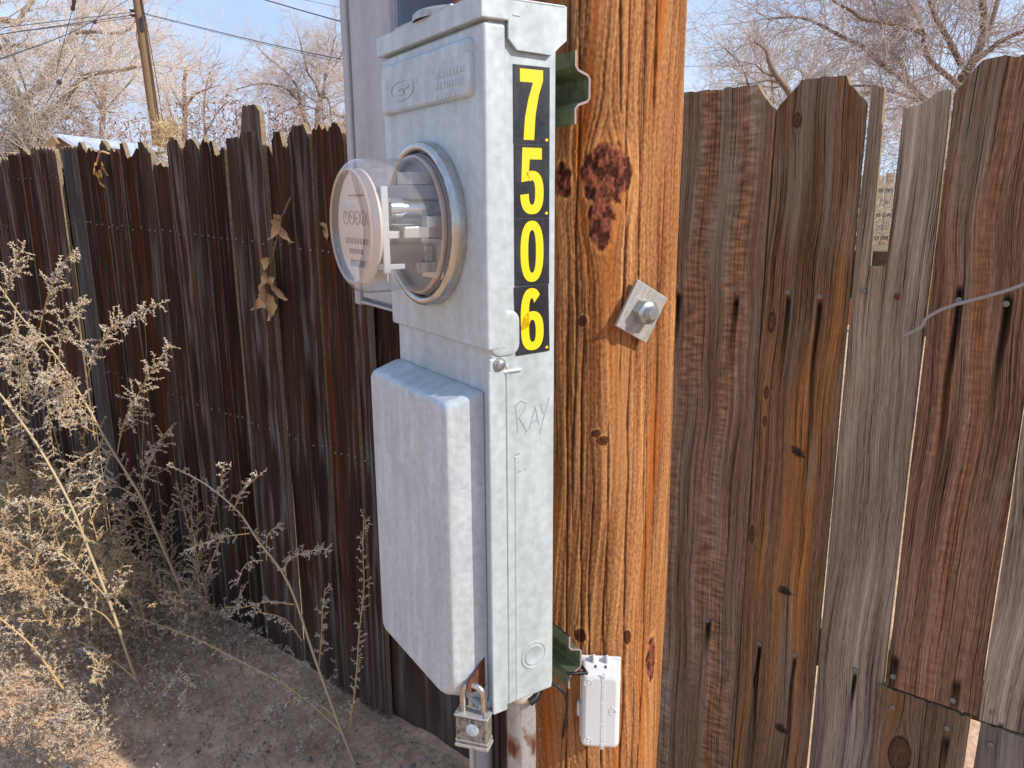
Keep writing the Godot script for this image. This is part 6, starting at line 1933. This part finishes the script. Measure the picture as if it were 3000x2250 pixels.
# ---------------------------------------------------------------- all materials
func make_materials() -> void:
	var dk := Color(0.135, 0.095, 0.075)
	var md := Color(0.37, 0.28, 0.225)
	var gy := Color(0.45, 0.42, 0.395)
	var ru := Color(0.37, 0.205, 0.125)
	M.wood_dark = wood(11, 160, 1024, dk, md, gy, ru, 0.42, 0.42)
	M.wood_dark2 = wood(21, 160, 1024, dk, md, gy, ru, 0.56, 0.35)
	M.wood_rust = wood(31, 160, 1024, dk, md, gy, ru, 0.35, 0.66)
	M.wood_rust2 = wood(41, 160, 1024, dk, md, gy, ru, 0.42, 0.58)
	M.wood_grey = wood(51, 192, 1024, Color(0.22, 0.195, 0.18), Color(0.38, 0.35, 0.33), Color(0.42, 0.395, 0.375), ru, 0.6, 0.1, 0.0, [[70, 260, 9, 20], [120, 520, 9, 26]])
	M.wood_brown = wood(61, 160, 1024, Color(0.19, 0.135, 0.105), Color(0.41, 0.33, 0.275), gy, ru, 0.55, 0.30)
	M.wood_pale = wood(71, 192, 1024, Color(0.38, 0.34, 0.30), Color(0.56, 0.51, 0.46), Color(0.60, 0.56, 0.52), ru, 0.6, 0.05, 0.0, [], [], false)
	# right planks: 1024 px over 1.78 m from 0.2 above eye level
	M.plank1 = wood(81, 288, 1024, Color(0.30, 0.22, 0.165), Color(0.76, 0.62, 0.505), Color(0.60, 0.535, 0.465), Color(0.56, 0.38, 0.245), 0.42, 0.42, 0.5, [], [[200, 214, 90, 9], [6, 214, 90, 10], [170, 600, 60, 10]], false, true)
	M.plank2 = wood(91, 256, 1024, Color(0.265, 0.19, 0.135), Color(0.72, 0.565, 0.42), Color(0.58, 0.51, 0.44), Color(0.68, 0.455, 0.25), 0.40, 0.50, 0.06, [[64, 40, 14, 7], [30, 240, 13, 11], [28, 316, 9, 7], [30, 348, 7, 6], [12, 480, 9, 11], [60, 660, 8, 9]], [[76, 209, 100, 7], [173, 211, 290, 8], [66, 611, 210, 6], [188, 610, 220, 6]], false, true)
	M.plank3 = wood(101, 224, 1024, Color(0.34, 0.29, 0.245), Color(0.76, 0.685, 0.59), Color(0.68, 0.62, 0.545), Color(0.46, 0.34, 0.24), 0.58, 0.2, 0.0, [], [[130, 605, 90, 7]], false, true)
	M.plank4 = wood(111, 256, 1024, Color(0.27, 0.19, 0.14), Color(0.78, 0.62, 0.50), Color(0.57, 0.505, 0.44), Color(0.56, 0.37, 0.24), 0.30, 0.5, 0.22, [[200, 105, 8, 9]], [[71, 190, 330, 9], [187, 195, 170, 10], [16, 570, 60, 12], [190, 575, 60, 12]], false, true)
	M.plank5 = wood(121, 256, 1024, Color(0.24, 0.185, 0.145), Color(0.66, 0.54, 0.43), Color(0.58, 0.525, 0.46), Color(0.52, 0.36, 0.22), 0.45, 0.35, 0.0, [[80, 682, 34, 22]], [[205, 640, 50, 10]], false, true)
	M.edge_wood = rough_mat(130, Color(0.44, 0.375, 0.30), Color(0.66, 0.585, 0.48), 0.02, 6.0, 0.0)
	M.knot_wood = rough_mat(132, Color(0.22, 0.165, 0.125), Color(0.60, 0.49, 0.40), 0.06, 16.0, 0.4)
	M.wood_pale_tri = rough_mat(134, Color(0.42, 0.36, 0.30), Color(0.62, 0.55, 0.46), 0.02, 3.0, 0.0)
	M.box_paint = steel(140, Color(0.715, 0.75, 0.755), Color(0.60, 0.625, 0.635), 0.35, 0.45, 0.10, 2.6)
	M.box_worn = steel(150, Color(0.735, 0.765, 0.775), Color(0.56, 0.585, 0.61), 0.5, 0.42, 0.12, 3.4)
	M.cabinet = steel(160, Color(0.655, 0.645, 0.64), Color(0.58, 0.57, 0.57), 0.3, 0.5, 0.0, 1.5)
	M.galv = steel(170, Color(0.70, 0.71, 0.70), Color(0.45, 0.45, 0.44), 0.8, 0.38, 0.75, 9.0)
	M.galv_rusty = steel(180, Color(0.70, 0.695, 0.67), Color(0.55, 0.43, 0.32), 0.6, 0.45, 0.4, 12.0)
	M.conduit = steel(190, Color(0.66, 0.66, 0.65), Color(0.40, 0.225, 0.14), 2.6, 0.5, 0.3, 4.0)
	M.padlock = steel(200, Color(0.66, 0.63, 0.57), Color(0.30, 0.27, 0.24), 1.6, 0.42, 0.7, 22.0)
	M.rust = steel(210, Color(0.42, 0.235, 0.155), Color(0.24, 0.13, 0.09), 1.0, 0.8, 0.1, 14.0)
	M.ring = steel(220, Color(0.76, 0.745, 0.72), Color(0.60, 0.55, 0.49), 0.6, 0.24, 0.9, 4.0)
	M.dirt = rough_mat(230, Color(0.70, 0.555, 0.44), Color(0.92, 0.77, 0.63), 0.012, 1.1, 0.5)
	M.gravel = rough_mat(240, Color(0.50, 0.42, 0.34), Color(0.82, 0.74, 0.64), 0.09, 1.5, 1.5)
	M.bark_pale = rough_mat(250, Color(0.52, 0.45, 0.39), Color(0.74, 0.67, 0.59), 0.03, 1.2, 0.0)
	M.bark_tan = rough_mat(252, Color(0.46, 0.37, 0.31), Color(0.64, 0.55, 0.47), 0.03, 1.2, 0.0)
	M.bark_dark = rough_mat(254, Color(0.40, 0.335, 0.285), Color(0.62, 0.54, 0.47), 0.05, 2.0, 1.0)
	M.far_pole = rough_mat(256, Color(0.40, 0.32, 0.24), Color(0.66, 0.55, 0.43), 0.05, 0.6, 0.0, 0.1)
	M.tan_wood = rough_mat(258, Color(0.52, 0.42, 0.31), Color(0.66, 0.56, 0.43), 0.03, 1.5, 0.0)
	M.tan_pale = rough_mat(260, Color(0.68, 0.60, 0.50), Color(0.82, 0.75, 0.65), 0.03, 1.5, 0.0)
	M.pale_board = rough_mat(262, Color(0.56, 0.47, 0.36), Color(0.76, 0.68, 0.56), 0.03, 1.5, 0.0)
	M.brick = rough_mat(264, Color(0.50, 0.27, 0.20), Color(0.66, 0.40, 0.31), 0.06, 3.0, 0.0)
	M.stone_white = rough_mat(266, Color(0.72, 0.70, 0.67), Color(0.86, 0.84, 0.81), 0.05, 6.0, 0.1)
	M.stone_pink = rough_mat(268, Color(0.62, 0.53, 0.49), Color(0.76, 0.67, 0.62), 0.05, 6.0, 0.1)
	M.twig_pale = mat(Color(0.85, 0.79, 0.73), 0.9)
	M.twig_mid = mat(Color(0.79, 0.72, 0.665), 0.9)
	M.twig_tan = mat(Color(0.58, 0.47, 0.39), 0.9)
	M.twig_cool = mat(Color(0.78, 0.72, 0.68), 0.9)
	M.twig_brown = mat(Color(0.47, 0.37, 0.28), 0.9)
	M.straw = mat(Color(0.77, 0.63, 0.42), 0.75)
	M.straw_pale = mat(Color(0.76, 0.67, 0.52), 0.75)
	M.fibre = mat(Color(0.70, 0.64, 0.54), 0.85)
	M.leaf = mat(Color(0.76, 0.62, 0.46), 0.8)
	M.leaf.backlight_enabled = true
	M.leaf.backlight = Color(0.5, 0.36, 0.2)
	M.leaf_gold = mat(Color(0.75, 0.58, 0.31), 0.75)
	M.sprout = mat(Color(0.21, 0.25, 0.15), 0.8)
	M.tinted = mat(Color.WHITE, 0.9)
	M.tinted.vertex_color_use_as_albedo = true
	M.tinted_leaf = mat(Color.WHITE, 0.85)
	M.tinted_leaf.vertex_color_use_as_albedo = true
	M.tinted_leaf.backlight_enabled = true
	M.tinted_leaf.backlight = Color(0.35, 0.3, 0.24)
	M.sticker = steel(270, Color(0.135, 0.145, 0.165), Color(0.25, 0.265, 0.29), 0.6, 0.42, 0.0, 5.0)
	M.yellow = mat(Color(0.955, 0.80, 0.075), 0.45)
	M.scratch = mat(Color(0.59, 0.615, 0.62), 0.6)
	M.emboss = steel(272, Color(0.72, 0.72, 0.71), Color(0.60, 0.60, 0.60), 0.5, 0.45, 0.2, 3.0)
	M.plastic = mat(Color(0.865, 0.87, 0.86), 0.42)
	M.plastic_old = mat(Color(0.82, 0.79, 0.72), 0.5)
	M.slot_dark = mat(Color(0.30, 0.29, 0.33), 0.6)
	M.strut_green = steel(280, Color(0.44, 0.47, 0.35), Color(0.25, 0.28, 0.22), 1.1, 0.45, 0.35, 7.0)
	M.strut_edge = mat(Color(0.60, 0.52, 0.52), 0.6)
	M.pvc = mat(Color(0.52, 0.53, 0.54), 0.5)
	M.pvc_pale = mat(Color(0.68, 0.66, 0.63), 0.5)
	M.black = mat(Color(0.09, 0.09, 0.10), 0.5)
	M.wire_grey = mat(Color(0.62, 0.61, 0.60), 0.5)
	M.nail = mat(Color(0.50, 0.46, 0.425), 0.6, 0.1)
	M.screw = mat(Color(0.52, 0.51, 0.49), 0.5, 0.4)
	M.cable_dark = mat(Color(0.22, 0.22, 0.25), 0.7)
	M.insulator = mat(Color(0.27, 0.16, 0.135), 0.3)
	M.metal_roof = steel(290, Color(0.80, 0.82, 0.84), Color(0.70, 0.72, 0.75), 0.4, 0.35, 0.4, 0.8)
	M.badge = steel(292, Color(0.76, 0.80, 0.84), Color(0.58, 0.62, 0.67), 1.0, 0.5, 0.3, 20.0)
	M.shackle = steel(294, Color(0.74, 0.72, 0.70), Color(0.46, 0.40, 0.34), 0.9, 0.3, 0.85, 12.0)
	M.ivory = mat(Color(0.79, 0.735, 0.69), 0.5)
	M.print_grey = mat(Color(0.46, 0.43, 0.42), 0.6)
	M.white_part = mat(Color(0.70, 0.71, 0.72), 0.4)
	M.alu = mat(Color(0.80, 0.80, 0.79), 0.3, 0.8)
	M.chrome = mat(Color(0.78, 0.79, 0.81), 0.16, 0.95)
	M.coil = mat(Color(0.52, 0.53, 0.56), 0.5)
	M.meter_base = mat(Color(0.52, 0.52, 0.53), 0.4)
	M.cabinet_shade = mat(Color(0.40, 0.435, 0.50), 0.5)  # dark blue grey holding the shade of the cabinet's right face
	var gl := StandardMaterial3D.new()
	gl.transparency = BaseMaterial3D.TRANSPARENCY_ALPHA
	gl.albedo_color = Color(0.92, 0.89, 0.86, 0.11)
	gl.roughness = 0.03
	M.glass = gl
	var ge := StandardMaterial3D.new()
	ge.transparency = BaseMaterial3D.TRANSPARENCY_ALPHA
	ge.albedo_color = Color(0.80, 0.70, 0.62, 0.6)
	ge.roughness = 0.15
	M.glass_edge = ge

func sky_cover() -> ImageTexture:      # thin streaks of high cloud
	var w := 1024
	var h := 512
	var n := noise(400, 1.0, 5)
	var n2 := noise(401, 1.0, 3)
	var d := PackedByteArray()
	d.resize(w * h * 4)
	for y in h:
		var el := PI / 2 - PI * (y + 0.5) / h
		for x in w:
			var az := TAU * (x + 0.5) / w
			var i := (y * w + x) * 4
			var a := 0.0
			if el > 0.0:
				var v := Vector3(cos(el) * cos(az), sin(el), cos(el) * sin(az))
				var q := v / (v.y + 0.25)
				var s := n.get_noise_3d(q.x * 1.1 + q.z * 0.9, q.z * 3.4 - q.x * 2.6, 0.0) + 0.6 * n2.get_noise_3d(q.x * 0.6, q.z * 0.7, 4.0)
				a = clampf(s * 1.1 + 0.30, 0.0, 1.0) * 0.75 * smoothstep(0.0, 0.08, el)
			d[i] = 255
			d[i + 1] = 255
			d[i + 2] = 255
			d[i + 3] = int(a * 255.0)
	return tex(d, w, h, Image.FORMAT_RGBA8)

func _ready() -> void:
	rng.seed = 4711
	# camera
	var cam := Camera3D.new()
	cam.name = "camera"
	var pitch := deg_to_rad(13.2)
	var roll := deg_to_rad(0.4)
	var fw := Vector3(0, -sin(pitch), -cos(pitch))
	var r0 := Vector3.RIGHT
	var u0 := r0.cross(fw)
	cam.transform = Transform3D(Basis(r0 * cos(roll) - u0 * sin(roll), u0 * cos(roll) + r0 * sin(roll), -fw), Vector3(0, EYE, 0))
	cam.fov = 52.32
	cam.near = 0.02
	cam.far = 900.0
	add_child(cam)
	cam.current = true
	# sky
	var e := Environment.new()
	e.background_mode = Environment.BG_SKY
	e.tonemap_mode = Environment.TONE_MAPPER_LINEAR
	e.tonemap_exposure = 1.62
	e.sdfgi_enabled = true
	e.ssao_enabled = true
	e.ssil_enabled = true
	var sm := ProceduralSkyMaterial.new()
	sm.sky_top_color = Color(0.52, 0.625, 0.79)
	sm.sky_horizon_color = Color(0.73, 0.79, 0.86)
	sm.sky_curve = 0.13
	sm.ground_bottom_color = Color(0.45, 0.40, 0.35)
	sm.ground_horizon_color = Color(0.62, 0.58, 0.54)
	sm.sky_cover = sky_cover()
	sm.sky_cover_modulate = Color(1, 1, 1, 0.14)
	var sk := Sky.new()
	sk.sky_material = sm
	e.sky = sk
	var we := WorldEnvironment.new()
	we.name = "environment"
	we.environment = e
	add_child(we)
	# sun: low from the right, a little behind the fence
	var sun := DirectionalLight3D.new()
	sun.name = "sun"
	var al := deg_to_rad(13.5)
	var el := deg_to_rad(35.0)
	var hz := -S_DIR * cos(al) - F_IN * sin(al)
	var to := (hz * cos(el) + Vector3.UP * sin(el)).normalized()
	sun.transform = Transform3D(Basis.looking_at(-to), Vector3(0, 8, 0))
	sun.light_energy = 0.92
	sun.light_color = Color(1.0, 0.97, 0.925)
	sun.light_angular_distance = 0.5
	sun.shadow_enabled = true
	add_child(sun)

	make_materials()
	ground()
	fence()
	near_pole()
	meter_box()
	behind_box()
	trees()
	far_things()
	weeds()
	fence_debris()
